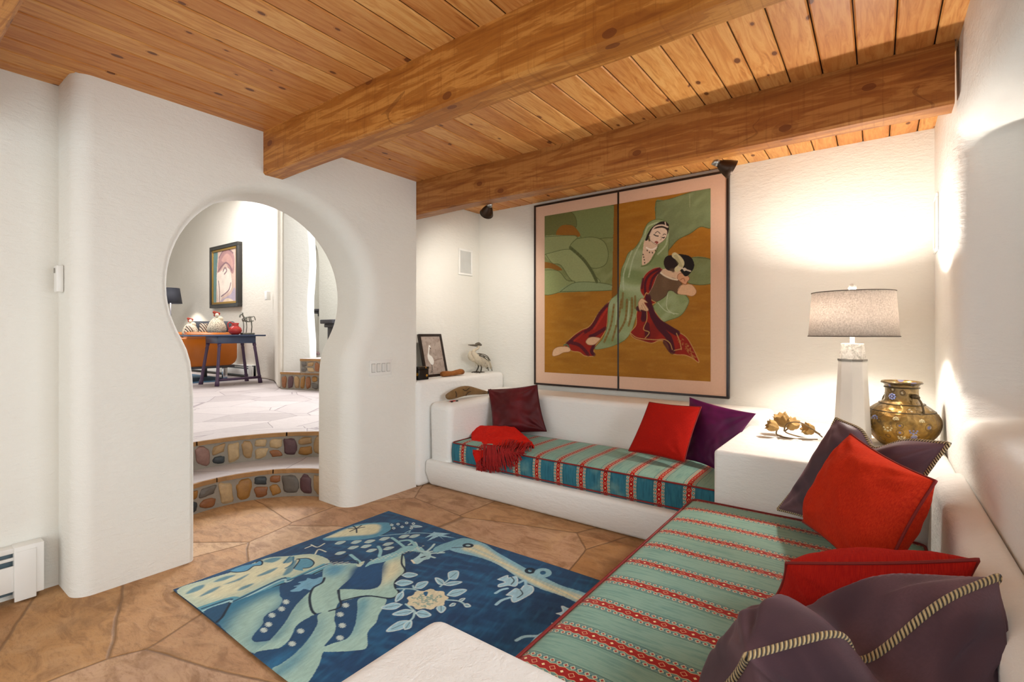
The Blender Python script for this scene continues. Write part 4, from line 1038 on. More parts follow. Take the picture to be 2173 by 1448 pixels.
# flowers
for L in ([(550, 685), (690, 690), (780, 740)], [(690, 690), (680, 660)], [(900, 670), (970, 610)], [(940, 780), (1050, 790), (1110, 830)], [(690, 870), (680, 920), (640, 960)], [(590, 710), (610, 690)], [(960, 740), (1000, 720)], [(620, 810), (680, 860), (700, 890)]): cv.stroke(R2(L), 'a9cbd0', 0.010)
for b, t, w_ in (((590, 575), (715, 572), 28), ((535, 640), (678, 632), 34), ((695, 680), (800, 630), 34), ((600, 710), (540, 790), 26), ((590, 815), (425, 842), 36), ((685, 868), (515, 895), 32), ((700, 885), (820, 905), 42), ((655, 950), (465, 1032), 42), ((955, 740), (1110, 698), 38), ((930, 655), (1074, 632), 22), ((932, 655), (862, 598), 26), ((970, 605), (1045, 545), 46), ((1090, 820), (1140, 832), 20), ((905, 820), (905, 885), 34), ((1050, 790), (1095, 768), 12), ((1020, 810), (975, 830), 14), ((610, 1020), (660, 950), 30)):
    leaf(R2, b, t, w_)
FL = []
for k in range(40):
    a = 2*math.pi*k/40; rx = 160*(1+0.07*math.cos(a*9)); ry = 80*(1+0.09*math.cos(a*9)); FL.append((795+rx*math.cos(a), 775+ry*math.sin(a)-12*math.cos(a)))
cv.fill(R2(FL), 'ddd3b2')
rr_ = random.Random(4)
for k in range(34):
    a = rr_.uniform(0, 6.28); d = rr_.uniform(0.1, 0.85); x = 795+150*d*math.cos(a); y = 775+72*d*math.sin(a); a2 = rr_.uniform(0, 6.28)
    cv.stroke(R2([(x+16*math.cos(a2+q), y+9*math.sin(a2+q)) for q in (0, .8, 1.6, 2.4)]), '93a99a', 0.006)
cv.fill(R2([(765, 715), (800, 712), (790, 745), (775, 745)]), '1c5c86')
for P_ in ([(465, 625), (560, 585), (570, 610), (650, 600), (665, 660), (640, 700), (570, 690), (480, 705), (475, 680), (540, 655)], [(550, 790), (640, 725), (690, 735), (740, 690), (815, 705), (818, 760), (740, 815), (630, 865), (600, 830), (610, 800)],
           [(1065, 980), (1130, 960), (1120, 905), (1200, 930), (1290, 885), (1325, 930), (1240, 1000), (1110, 1075), (1130, 1010)], [(1415, 742), (1510, 752), (1560, 730), (1580, 780), (1440, 795)], [(1020, 1078), (1090, 1090), (1140, 1060), (1130, 1130), (1040, 1135)]):
    cv.fill(R3(P_), 'a4cfe0'); cv.stroke(R3(P_+[P_[0]]), 'cfe2e6', 0.006)
for L in ([(445, 888), (500, 845), (590, 815)], [(440, 770), (500, 735), (560, 722)], [(650, 1255), (740, 1215), (900, 1205), (1040, 1140)], [(820, 1280), (870, 1220), (930, 1180)], [(750, 700), (740, 640), (680, 665)]): cv.stroke(R3(L), 'a4cfe0', 0.016)
for L in ([(600, 600), (630, 640), (600, 680)], [(690, 735), (715, 780), (660, 820)], [(1230, 950), (1240, 985), (1180, 1000)]): cv.stroke(R3(L), NV, 0.006)
# left small motifs
cv.fill(R1([(500, 525), (600, 480), (720, 455), (750, 432), (772, 445), (760, 472), (700, 480), (640, 520), (560, 532)]), '5a9cc0'); cv.stroke(R1([(500, 525), (560, 532), (640, 520), (700, 480), (760, 472), (772, 445), (750, 432), (720, 450)]), NV, 0.009)
cv.fill(R1([(1030, 500), (1080, 430), (1060, 420), (1150, 415), (1200, 450), (1170, 490), (1110, 500), (1105, 520)]), '5a97b0'); cv.stroke(R1([(1030, 500), (1080, 430), (1060, 420), (1150, 415), (1200, 450), (1170, 490), (1110, 500)]), NV, 0.008)
for L in ([(960, 500), (1020, 460), (1030, 400)], [(950, 455), (1000, 400)], [(1180, 300), (1230, 320), (1290, 290)], [(1130, 330), (1180, 310)], [(1210, 380), (1240, 340), (1300, 360)]): cv.stroke(R1(L), 'd9dcc8' if L[0][0] > 1100 else '2c6a88', 0.009)
cv.img *= (0.86+0.22*cv.noise(140, 0.2, 0.3, 9)+0.1*cv.noise(30, 1.2, .3, 2))[..., None]
rug = empty('rug', ((RX0+RX1)/2, (RY0+RY1)/2, 0.0), 'blue hand-knotted pictorial rug with deer, rocks and flowers on the stone floor', 'rug')
place = lambda U, V: np.stack([U+RX0, V+RY0+0.004*np.sin(U*5), 0.0125+0.0012*np.sin(U*9)*np.sin(V*7)], 1)
o = link('pile', cv.mesh('pile', place), paint_mat('rug_wool', 0.9, 420, 0.5, 0.08), None); o.data.transform(Matrix.Translation(-rug.location)); o.parent = rug
M_back = plain('rug_edge_wool', '2a4257', 0.9, bump=0.4, bs=150); M_cremeedge = plain('cream_selvage', 'bfa985', 0.9)
box('backing', RX0+0.002, RX1-0.002, RY0+0.007, RY1-0.007, 0.0, 0.0105, M_back, rug)
bm = bmesh.new(); tube(bm, [(RX0-0.002, RY0+(RY1-RY0)*i/50, 0.006+0.002*math.sin(i*1.7)) for i in range(51)], 0.006, 8); bmobj('fringe_edge', bm, M_cremeedge, rug)
bm = bmesh.new(); tube(bm, [(RX0+(RX1-RX0)*i/60, RY1-0.001+0.004*math.sin((RX1-RX0)*i/60*5), 0.007) for i in range(61)], 0.006, 8); bmobj('bound_edge', bm, M_back, rug)
# ================================================================== PAINTED TWO-PANEL SCREEN
yS = 4.145
ax, bx2 = pY(1134, 620, yS).x, pY(1547, 600, yS).x; sz0 = 0.825; sz1 = 2.635
scr = empty('painted_screen', ((ax+bx2)/2, yS, sz0), 'large two-panel painted screen of two women in saris on an ochre ground, above the bench', 'painting')
M_silk = plain('pink_silk_border', 'dcb79d', 0.65, var=0.06, bump=0.3, bs=200, vs=60)
M_lac = plain('black_lacquer', '231713', 0.35)
xs = pY(1312, 600, yS).x
ix0, ix1 = pY(1156, 600, yS).x, pY(1508, 600, yS).x
iz1, iz0 = pY(1330, 430, yS).z, pY(1330, 800, yS).z
for i, (a, b) in enumerate(((ax, xs-0.003), (xs+0.003, bx2))):
    box('panel', a+0.006, b-0.006, yS, 4.178, sz0+0.006, sz1-0.006, M_silk, scr)
    bm = bmesh.new()
    fw = 0.018
    bx(bm, a, b, yS-0.008, 4.178, sz1-fw, sz1); bx(bm, a, b, yS-0.008, 4.178, sz0, sz0+fw)
    if i == 0: bx(bm, a, a+fw, yS-0.008, 4.178, sz0+fw, sz1-fw); bx(bm, b-0.004, b, yS-0.004, 4.178, sz0+fw, sz1-fw)
    else: bx(bm, b-fw, b, yS-0.008, 4.178, sz0+fw, sz1-fw); bx(bm, a, a+0.004, yS-0.004, 4.178, sz0+fw, sz1-fw)
    bmobj('frame', bm, M_lac, scr)
S6 = cropfn(1120, 360, 2.8955); S4 = cropfn(1290, 440, 6.2957); S5 = cropfn(1140, 620, 5.718)
def scr_to(px, py): p = pY(px, py, yS-0.001); return (p.x-ix0, p.z-iz0)
cv = Canvas(ix1-ix0, iz1-iz0, 0.0034, scr_to)
OC = 'a9711c'
cv.put(np.ones(cv.U.shape), OC); cv.put((cv.noise(5, 0, 3, 1)-0.45)*1.2, '8f5a12', 0.8); cv.put((cv.noise(11, 0, 4, 2)-0.5)*1.2, 'bd8630', 0.6)
G1, G2, G3, GD = '7f8550', '939a66', '6b7343', '535a30'
def shape(F, P_, col, line=None, lw=0.006, smooth=True, a=1.0):
    m = cv.fill(F(P_), col, a, smooth)
    if line: cv.stroke(F(P_+[P_[0]]), line, lw, 0.9, smooth)
    return m
grn = cv.noise(12, 0.7, 2, 8)
m = shape(S6, [(90, 270), (530, 215), (535, 260), (528, 500), (518, 742), (90, 762)], G1, smooth=False); cv.put(m*(grn-0.4)*1.3, '99a06c', 0.7)
shape(S6, [(265, 262), (530, 220), (532, 400), (480, 420), (330, 418)], '7c8652', GD)
shape(S6, [(90, 272), (265, 262), (300, 350), (240, 340), (190, 405), (90, 415)], '6d6f3e', GD)
shape(S6, [(200, 350), (250, 340), (290, 355), (318, 412), (180, 405)], '93601e')
shape(S6, [(90, 415), (250, 405), (305, 418), (260, 492), (90, 520)], G2, GD)
shape(S6, [(300, 425), (400, 415), (470, 445), (495, 520), (470, 590), (380, 600), (260, 490)], '8a925d', GD)
shape(S6, [(110, 520), (255, 490), (330, 550), (400, 640), (440, 697), (285, 692), (205, 590), (150, 575)], '9aa16c', GD)
shape(S6, [(90, 570), (160, 580), (210, 620), (90, 612)], '8f5f1e')
shape(S6, [(90, 618), (185, 622), (240, 680), (290, 692), (200, 752), (90, 762)], '8f9862', GD)
shape(S6, [(200, 750), (290, 695), (430, 695), (525, 715), (518, 742)], '8c9a6c', GD)
cv.stroke(S6([(262, 480), (340, 550), (390, 620), (425, 690)]), GD, 0.03, 0.8)
cv.fill(S6([(530, 210), (556, 208), (556, 780), (515, 800), (522, 600)]), '8a5914', smooth=False)
m = shape(S6, [(788, 195), (860, 185), (1140, 120), (1140, 345), (1060, 352), (1000, 392), (925, 430), (870, 490), (840, 520), (790, 330)], '77835a', GD); cv.put(m*(grn-0.4)*1.3, '91a277', 0.7)
m = shape(S6, [(1010, 540), (1140, 562), (1140, 692), (1000, 702), (960, 640)], '7d8657', GD); cv.put(m*(grn-0.4), '91a277', 0.6)
cv.stroke(S6([(995, 150), (996, 232)]), 'a9b08a', 0.003); 
# far leg + green sari
RD, RDD, GLD = '97200f', '4a1220', 'c9a05c'
def folds(F, lines, col, w0, a=0.6):
    for L in lines: cv.stroke(F(L), col, w0, a)
m = shape(S5, [(900, 90), (850, 140), (760, 230), (640, 410), (540, 460), (440, 530), (350, 620), (330, 650), (420, 715), (510, 730), (580, 775), (680, 780), (692, 750), (690, 680), (760, 580), (840, 440), (860, 240), (885, 140)], RD, GLD)
folds(S5, [[(860, 150), (760, 260), (660, 430), (480, 540), (360, 630)], [(830, 440), (700, 520), (640, 540)], [(400, 610), (520, 650), (620, 760)], [(690, 650), (660, 720), (690, 760)]], RDD, 0.035)
folds(S5, [[(850, 200), (770, 330), (690, 450)], [(560, 500), (450, 590)]], 'b8301c', 0.02)
SK, SKL = 'e2b78e', '8a5a3a'
shape(S5, [(182, 760), (200, 700), (250, 668), (320, 662), (380, 668), (408, 705), (380, 728), (320, 735), (260, 765), (200, 780)], SK, SKL, 0.004)
shape(S5, [(588, 605), (620, 560), (680, 545), (765, 562), (740, 600), (690, 640), (620, 640)], SK, SKL, 0.004)
cv.stroke(S5([(325, 645), (360, 640), (385, 665)]), '5f6b4a', 0.014)
GS = '8d9d68'
m = shape(S6, [(850, 318), (800, 305), (745, 325), (715, 372), (700, 420), (660, 480), (618, 515), (598, 565), (575, 620), (568, 700), (553, 760), (512, 800), (495, 850), (490, 960), (460, 1040), (412, 1102), (480, 1096), (545, 1075), (602, 1042), (642, 980), (667, 900), (690, 860), (720, 840), (760, 800), (850, 700), (860, 600), (862, 520), (868, 440), (868, 370)], GS, '5d6a3e')
cv.put(m*(cv.noise(16, 1.4, 0.4, 11)-0.35)*1.6, 'b3bf95', 0.8); cv.put(m*(cv.noise(9, 1.3, 0.5, 12)-0.5)*1.6, '66763f', 0.7)
folds(S6, [[(575, 800), (560, 900), (520, 1050)], [(610, 800), (600, 920), (560, 1000)], [(640, 790), (640, 880), (620, 960)], [(530, 830), (510, 960), (470, 1060)], [(585, 760), (580, 850)], [(660, 780), (660, 850)]], '85642c', 0.02, 0.75)
folds(S6, [[(640, 500), (590, 640), (590, 740)], [(700, 440), (650, 540), (620, 660)], [(550, 820), (540, 950)], [(625, 810), (615, 930)], [(720, 400), (740, 350), (800, 325)], [(860, 380), (850, 460), (800, 520)]], 'b9c49c', 0.014, 0.7)
m = shape(S6, [(770, 840), (860, 750), (935, 752), (988, 795), (975, 850), (935, 900), (870, 925), (825, 935), (790, 890)], GS, '5d6a3e'); cv.put(m*(grn-0.35)*1.4, 'b3bf95', 0.6)
folds(S6, [[(860, 760), (855, 850), (900, 890)], [(800, 820), (850, 870), (925, 888)]], 'c7cfaa', 0.006, 0.9)
# woman one
shape(S4, [(455, 760), (470, 560), (490, 450), (560, 420), (690, 470), (650, 570), (600, 650), (560, 720), (500, 765)], 'e6c7a8')
shape(S4, [(500, 440), (540, 340), (600, 260), (690, 200), (760, 190), (812, 230), (812, 310), (790, 360), (700, 290), (620, 300), (560, 380), (530, 440)], '281b17')
shape(S4, [(560, 400), (590, 310), (660, 280), (740, 275), (790, 310), (790, 370), (760, 430), (700, 480), (650, 500), (600, 470), (565, 440)], 'efd6bd', '6a4632', 0.003)
cv.stroke(S4([(560, 380), (620, 270), (720, 240), (800, 265)]), 'e3cbb4', 0.012); cv.stroke(S4([(765, 200), (775, 250)]), 'e3cbb4', 0.008)
for L in ([(630, 350), (665, 325), (700, 355)], [(735, 375), (755, 358), (775, 368)]): cv.stroke(S4(L), '3a2418', 0.005)
for L in ([(615, 365), (645, 382), (675, 385)], [(728, 402), (745, 410), (757, 400)]): cv.stroke(S4(L), '1d120d', 0.008)
cv.stroke(S4([(710, 385), (715, 425), (698, 440)]), '9a6b4d', 0.003); cv.stroke(S4([(632, 468), (650, 462), (665, 472), (650, 482)]), '9c4a3c', 0.012)
for k in range(9): x = 515+k*17; cv.stroke(S4([(x, 540+25*math.sin(k*0.42)), (x+5, 543+25*math.sin(k*0.42))]), 'fff3e4', 0.012)
for q in ((470, 630), (478, 665), (485, 700), (491, 740), (525, 575), (555, 600), (595, 605), (635, 578)): cv.stroke(S4([q, (q[0]+3, q[1]+6)]), '3a2016', 0.010)
cv.stroke(S4([(548, 425), (556, 445)]), '6e5a36', 0.016)
folds(S4, [[(450, 790), (540, 760), (620, 650), (680, 500)]], '6f7a48', 0.014, 0.8)
# woman two
shape(S4, [(700, 850), (790, 820), (940, 840), (990, 900), (960, 990), (850, 960), (740, 920)], 'dfbd9a', None)
mm = shape(S4, [(590, 940), (700, 880), (780, 935), (900, 955), (985, 1020), (975, 1080), (935, 1160), (870, 1120), (810, 1115), (780, 1180), (700, 1240), (640, 1260), (560, 1230), (550, 1150), (610, 1040)], '6b5138', '3f2c1d', 0.004)
cv.put(mm*(cv.noise(14, 0, 1, 21)-0.5)*1.5, '82684c', 0.6)
shape(S4, [(980, 1040), (1110, 1032), (1175, 1100), (1178, 1150), (1130, 1188), (1050, 1175), (930, 1150)], SK, SKL, 0.003)
shape(S4, [(930, 960), (940, 900), (1010, 880), (1090, 945), (1060, 1000), (1040, 1035), (990, 1010)], 'dca47c', '8a4a34', 0.004)
cv.stroke(S4([(970, 970), (1010, 950), (1030, 990)]), 'a5603f', 0.005)
shape(S4, [(900, 640), (1000, 630), (1100, 660), (1150, 740), (1140, 830), (1050, 925), (990, 880), (930, 780)], '1c1513')
shape(S4, [(745, 740), (780, 660), (860, 640), (940, 680), (960, 760), (920, 830), (850, 850), (780, 830)], '2a1a17')
cv.fill(S4([(820, 830), (900, 820), (880, 870)]), '57402f', soft=0.006)
cv.stroke(S4([(890, 640), (950, 690), (985, 750), (960, 800), (925, 830)]), 'd9cfa0', 0.045, 0.9)
for k in range(12): x = 900+7*k; y = 650+14*k; cv.stroke(S4([(x-18, y), (x+22, y-12)]), '8b8352', 0.004)
cv.stroke(S4([(950, 800), (1030, 830), (1105, 855)]), 'd8c8b0', 0.010); cv.stroke(S4([(1025, 815), (1045, 830), (1025, 845), (1012, 828), (1025, 815)]), 'd8c8b0', 0.008)
cv.stroke(S4([(700, 870), (760, 915), (850, 955), (930, 970)]), 'ead9bd', 0.012)
# red sari
m = shape(S4, [(735, 835), (690, 805), (620, 815), (540, 860), (480, 930), (440, 1050), (440, 1130), (490, 1200), (520, 1190), (600, 1060), (650, 930), (700, 860)], RD, 'b98f72', 0.004)
folds(S4, [[(690, 820), (560, 900), (500, 1010), (500, 1150)], [(700, 850), (600, 950), (560, 1100)], [(470, 960), (455, 1080)]], RDD, 0.022, 0.8)
m = shape(S5, [(1225, 180), (1260, 130), (1300, 60), (1330, 10), (1380, 90), (1440, 130), (1390, 160), (1440, 250), (1530, 360), (1690, 470), (1800, 540), (1870, 640), (1965, 850), (1880, 800), (1790, 765), (1690, 760), (1625, 730), (1560, 610), (1480, 590), (1390, 620), (1270, 590), (1180, 560), (1130, 495), (1200, 400), (1205, 270)], RD, GLD)
cv.put(m*(cv.noise(18, -0.6, 0.25, 31)-0.4)*1.5, '6a1410', 0.7)
folds(S5, [[(1345, 60), (1370, 180), (1440, 330), (1600, 440), (1700, 500)], [(1230, 200), (1300, 220), (1290, 330)], [(1330, 400), (1340, 520)], [(1400, 280), (1480, 420), (1600, 560), (1640, 720)], [(1560, 610), (1620, 700)]], RDD, 0.05, 0.85)
folds(S5, [[(1330, 230), (1330, 340), (1290, 450), (1360, 490), (1310, 560)], [(1130, 495), (1200, 550), (1300, 570), (1440, 580), (1540, 575), (1610, 620), (1640, 700)], [(1690, 500), (1730, 600), (1750, 700)], [(1660, 710), (1750, 690)]], GLD, 0.006, 0.9)
rr_ = random.Random(9)
for k in range(70):
    t_ = rr_.random(); x = 1740+190*t_+rr_.uniform(-55, 35)*(1-t_*0.6); y = 580+230*t_+rr_.uniform(-40, 40)*(1-t_*.5); cv.stroke(S5([(x, y), (x+8, y+5)]), 'b98a45', 0.006, 0.5, False)
shape(S5, [(1225, 130), (1270, 75), (1340, 130), (1300, 130), (1350, 210), (1330, 232), (1260, 215), (1255, 235), (1235, 200)], SK, SKL, 0.004)
for L in ([(1280, 140), (1320, 215)], [(1265, 160), (1290, 222)], [(1255, 190), (1265, 220)]): cv.stroke(S5(L), SKL, 0.003)
cv.img *= (0.93+0.1*cv.noise(90, 0, 1.5, 41)+0.04*cv.noise(2.2, 0, 1, 42))[..., None]
place = lambda U, V: np.stack([U+ix0, np.full_like(U, yS-0.0025), V+iz0], 1)
o = link('painted_silk', cv.mesh('painted_silk', place), paint_mat('painted_silk', 0.65, 300, 0.12), None); o.data.transform(Matrix.Translation(-scr.location)); o.parent = scr
box('panel_gap', xs-0.004, xs+0.004, yS-0.005, yS-0.002, sz0+0.01, sz1-0.01, M_lac, scr)
# ================================================================== TABLE LAMP
LX, LY = -0.118, 3.50
lamp = empty('table_lamp', (LX, LY, 0.70), 'tall white table lamp with linen drum shade on the corner table', 'lamp')
def linen():
    g = G('grey_linen_shade'); v = g.coord('Object', scale=(1, 1, 3)); f = g.noise(v, 90, 3, 0.7); f2 = g.noise(g.coord(scale=(3, 3, 1)), 70, 2)
    col = g.ramp(f*0.6+f2*0.4, ((0.35, 'a39a92'), (0.65, 'd2cac2')))
    g.set(col=col, rough=0.9, spec=0.1); tr = g.node('ShaderNodeBsdfTranslucent'); g.put(tr.inputs[0], col)
    mx = g.node('ShaderNodeMixShader'); mx.inputs[0].default_value = 0.30; g.l.new(g.b.outputs[0], mx.inputs[1]); g.l.new(tr.outputs[0], mx.inputs[2])
    g.l.new(mx.outputs[0], g.n['Material Output'].inputs[0]); g.bump(f, 0.4, 0.003); return g.m
bm = bmesh.new(); lathe(bm, [(0.222, 1.328), (0.204, 1.585)], (LX, LY, 0), 64)
bm.faces.ensure_lookup_table()
for f in [f for f in bm.faces if len(f.verts) > 4]: bm.faces.remove(f)
o = shade_o = bmobj('lamp_shade', bm, linen(), lamp, True); s_ = o.modifiers.new('t', 'SOLIDIFY'); s_.thickness = 0.002
M_trim = plain('shade_trim', '6f665e', 0.8)
for r, z in ((0.223, 1.328), (0.205, 1.585)):
    bm = bmesh.new(); tube(bm, [(LX+r*math.cos(a), LY+r*math.sin(a), z) for a in np.linspace(0, 2*math.pi, 65)], 0.0028, 6, False); bmobj('trim', bm, M_trim, shade_o)
M_alab = plain('white_lamp_ceramic', 'd5d1ca', 0.35, var=0.05)
bm = bmesh.new(); lathe(bm, [(0.098, 0), (0.094, .02), (0.070, .485), (.0, .485)], (LX, LY, 0.70), 8, ); bevel(bmobj('stem', bm, M_alab, lamp), 0.004, 2, 20)
for p in lamp.children[-1].data.polygons: p.use_smooth = False
def horn():
    g = G('mottled_silver_stone'); n = g.noise(g.coord(), 30, 5, 0.7, 1.0); g.set(col=g.ramp(n, ((.35, '8d8a82'), (.5, 'c9c7c0'), (.7, 'e6e4df'))), rough=0.3); return g.m
bm = bmesh.new(); lathe(bm, [(0.066, 0.495), (0.056, .585), (0, .585)], (LX, LY, 0.70), 8); bmobj('stone_collar', bm, horn(), lamp)
bm = bmesh.new(); lathe(bm, [(0.073, 0.484), (0.073, .496), (0, .496)], (LX, LY, 0.70), 8); bmobj('metal_band', bm, plain('nickel_band', '8f8b85', 0.3, 0.8), lamp)
bm = bmesh.new(); lathe(bm, [(0.012, .585), (0.012, .62), (.008, .66), (.004, .90), (0, .90)], (LX, LY, 0.70), 12); ell(bm, (LX, LY, 0.70+0.915), (.021, .021, .021)); bmobj('rod_and_finial', bm, horn(), lamp, True)
g = G('lit_bulb'); g.set(col='fff4e0' and (1, .95, .85), em=(1.0, 0.86, 0.66), ems=12.0)
bm = bmesh.new(); ell(bm, (LX+0.03, LY, 1.42), (.026, .026, .034)); bmobj('bulb', bm, g.m, lamp, True)
d = bpy.data.lights.new('lamp_glow', 'POINT'); d.energy = 40; d.color = (1.0, 0.93, 0.84); d.shadow_soft_size = 0.04
o = bpy.data.objects.new('lamp_glow', d); C.objects.link(o); o.location = (LX, LY, 1.475)
# ================================================================== BRASS VASE
def brass():
    g = G('cloisonne_brass'); v = g.coord(); x, y, z = g.xyz(v)
    n = g.noise(v, 18, 4, 0.6, 0.8); col = g.ramp(n, ((0.3, '5b4a2c'), (0.5, '8a6a30'), (0.7, 'a98a4c')))
    lowz = z.step(0.02, 0.14); col = g.mix(lowz*-0.6+0.6, col, 'b8861f'); col = g.mix(z.step(0.12, 0.24)*g.noise(v, 6, 2).step(0.3, 0.6)*0.6, col, '6b6252')
    vd = g.vor(v, 17); pet = g.vor(v, 42)
    col = g.mix(vd.lt(0.30)*pet.lt(0.36)*0.9, col, 'b9b3a0'); vv = g.xyz(g.vor(v, 17, out='Color').s)[0]
    col = g.mix(vd.lt(0.26)*vv.gt(0.72)*0.8, col, '6f73a0'); col = g.mix((vd-0.36).abs().lt(0.025)*0.6, col, '3a3024')
    g.set(col=col, rough=0.32, metal=0.65); g.bump(vd*-1.0+n*0.5+pet*0.4, 0.8, 0.008); return g.m
M_br = brass(); M_brd = plain('aged_bronze', '4c3f2c', 0.4, 0.7, 0.3)
VX, VY = 0.112, 3.62
vs_ = empty('brass_vase', (VX, VY, 0.70), 'bulbous brass vase with enamelled flowers and ring handles on the corner table', 'vase')
bm = bmesh.new(); prof = [(0, 0), (.085, 0), (.108, .012), (.135, .04), (.166, .085), (.180, .135), (.172, .175), (.142, .215), (.104, .243), (.084, .262), (.078, .30), (.080, .345), (.094, .362), (.093, .370), (.082, .366), (.070, .34), (.068, .30)]
pp = catmull([(a, 0, b) for a, b in prof], 4); lathe(bm, [(max(0, p.x), p.z) for p in pp], (VX, VY, 0.70), 48); vbody = bmobj('body', bm, M_br, vs_, True)
for r, z in ((.0945, .362), (.152, .203), (.106, .242), (.081, .335), (.12, .225)):
    bm = bmesh.new(); tube(bm, [(VX+r*math.cos(a), VY+r*math.sin(a), .70+z) for a in np.linspace(0, 2*math.pi, 49)], 0.0035, 6, False); bmobj('band', bm, M_brd, vbody)
for sgn in (1, -1):
    dirv = Vector((0.62, -0.78, 0))*sgn; c = Vector((VX, VY, .70))
    bm = bmesh.new(); ell(bm, c+dirv*0.092+Vector((0, 0, .292)), (.020, .018, .014)); ell(bm, c+dirv*0.108+Vector((0, 0, .288)), (.012, .010, .009)); bmobj('beast_head', bm, M_brd, vs_, True)
    bm = bmesh.new(); tube(bm, catmull([c+dirv*0.112+Vector((0, 0, .285)), c+dirv*0.132+Vector((0, 0, .262)), c+dirv*0.145+Vector((0, 0, .225)), c+dirv*0.150+Vector((0, 0, .19)), c+dirv*.148+Vector((.012*sgn, 0, .172))], 6), .0055, 8); bmobj('handle', bm, M_brd, vs_)
M_enB = plain('blue_enamel', '7a80ab', 0.3, var=0.3, vs=60); M_enC = plain('cream_enamel', 'c2b48c', 0.35, var=0.3, vs=60)
for deg, z, r, m in ((-75, .115, .024, M_enB), (-112, .12, .026, M_enC), (-92, .075, .02, M_enC), (-135, .16, .022, M_enB), (-100, .17, .014, M_enC), (-62, .165, .014, M_enC), (-120, .285, .02, M_enB)):
    a = math.radians(deg); rr = np.interp(z, [0.04, .085, .135, .175, .215, .3], [.135, .166, .180, .172, .142, .078]); nrm = Vector((math.cos(a), math.sin(a), 0)); tt = Vector((-math.sin(a), math.cos(a), 0)); c = Vector((VX, VY, .70+z))+nrm*(rr-0.001)
    bm = bmesh.new()
    for k in range(8): q = k*math.pi/4; ell(bm, c+(tt*math.cos(q)+Vector((0, 0, 1))*math.sin(q))*r*0.6, (.005, .005, .005), seg=8, rings=6); 
    for v in bm.verts:
        w_ = v.co-c; rad = w_-nrm*w_.dot(nrm); v.co = c+rad*1.15+nrm*(w_.dot(nrm)*0.9)
    ell(bm, c, (.006, .006, .006), seg=8, rings=6); bmobj('flower', bm, m, vbody, True)
# ================================================================== DRIED PODS
M_pod = plain('dried_pod', 'a27f47', 0.8, var=0.45, bump=0.8, bs=45, vs=35); M_stem = plain('dried_stem', '6d5535', 0.8, var=0.3)
def pod(px, py, y, r, ax_, label, stem):
    c = pY(px, py, y); e = empty('dried_seed_pod', (c.x, c.y, 0.70), label, 'dried pod', 'dried seed pods on the corner table')
    A = Vector(ax_).normalized(); rot = A.to_track_quat('Z', 'Y').to_matrix().to_4x4(); M = Matrix.Translation(c) @ rot
    bm = bmesh.new(); ng = 28; prof = [(.12, -1.0), (.5, -.75), (.92, -.2), (1.0, .25), (.85, .62), (.95, .85), (.75, .72), (.3, .55), (0, .5)]
    rings = []
    for rr, z in prof:
        rings.append([bm.verts.new(M @ Vector((r*rr*(1+.13*math.cos(k*math.pi*2/ng*7))*math.cos(2*math.pi*k/ng), r*rr*(1+.13*math.cos(k*math.pi*2/ng*7))*math.sin(2*math.pi*k/ng), r*z*1.1+(0.12*r*math.cos(k*math.pi*2/ng*7) if z > .6 else 0)))) for k in range(ng)])
    for a, b in zip(rings, rings[1:]): loft(bm, a, b)
    bm.faces.new(list(reversed(rings[0]))); bmobj('pod', bm, M_pod, e, True)
    bm = bmesh.new(); P_ = [c-A*r*0.9]+[pY(*s) for s in stem]; tube(bm, catmull(P_, 6), .0042, 6); bmobj('stem', bm, M_stem, e)
pod(1640, 905, 3.40, .033, (-.75, -.3, .35), 'dried pod at the left tip of the spray, lying lowest', [(1650, 924, 3.42), (1690, 932, 3.45), (1735, 933, 3.50)])
pod(1660, 893, 3.50, .042, (-.3, -.2, .9), 'largest crinkled dried pod, pointing up', [(1668, 918, 3.50), (1700, 928, 3.52), (1738, 936, 3.52)])
pod(1680, 902, 3.44, .036, (.5, -.4, .7), 'dried pod with flared rim right beside the largest one', [(1664, 915, 3.42), (1672, 899, 3.38), (1700, 898, 3.40), (1740, 922, 3.47)])
pod(1717, 912, 3.47, .034, (-.5, -.5, .3), 'separate round dried pod at the right, next to the plum pillow', [(1736, 921, 3.49), (1745, 928, 3.5)])
# ================================================================== PILLOWS
y_ = lambda px, py, y: pY(px, py, y)
pillow('throw_pillow', [y_(1036, 827, 3.62), y_(1140, 817, 3.70), y_(1160, 916, 3.64), y_(1046, 925, 3.45)], 0.10, M_burg, 'dark burgundy velvet pillow leaning in the left corner behind the red shawl', 'pillows on the screen bench', (M_burgp, 'seam'), 0.003, seed=1, wr=0.012, pinch=0.03)
pillow('throw_pillow', [y_(1463, 843, 3.64), y_(1605, 878, 3.50), (-0.85, 3.42, 0.44), y_(1450, 975, 3.60)], 0.10, M_purp, 'purple velvet pillow behind the red one, at the right end of the bench', 'pillows on the screen bench', None, seed=2, wr=0.008, pinch=0.03)
pillow('throw_pillow', [y_(1378, 854, 3.56), y_(1488, 864, 3.50), y_(1452, 981, 3.34), y_(1334, 957, 3.40)], 0.11, M_redc, 'bright red square pillow standing in front of the purple one', 'pillows on the screen bench', (M_redp, 'piping'), 0.0045, seed=3, wr=0.004, pinch=0.02)
pillow('throw_pillow', [(-0.155, 2.77, 0.945), (0.215, 2.45, 0.935), (0.02, 2.50, 0.46), (-0.40, 2.77, 0.465)], 0.21, M_plum, 'plum velvet pillow with gold rope edge leaning on the corner table behind the orange-red one', 'pillows on the right bench', (M_rope, 'rope_trim'), 0.008, seed=4, wr=0.014, chop=0.07)
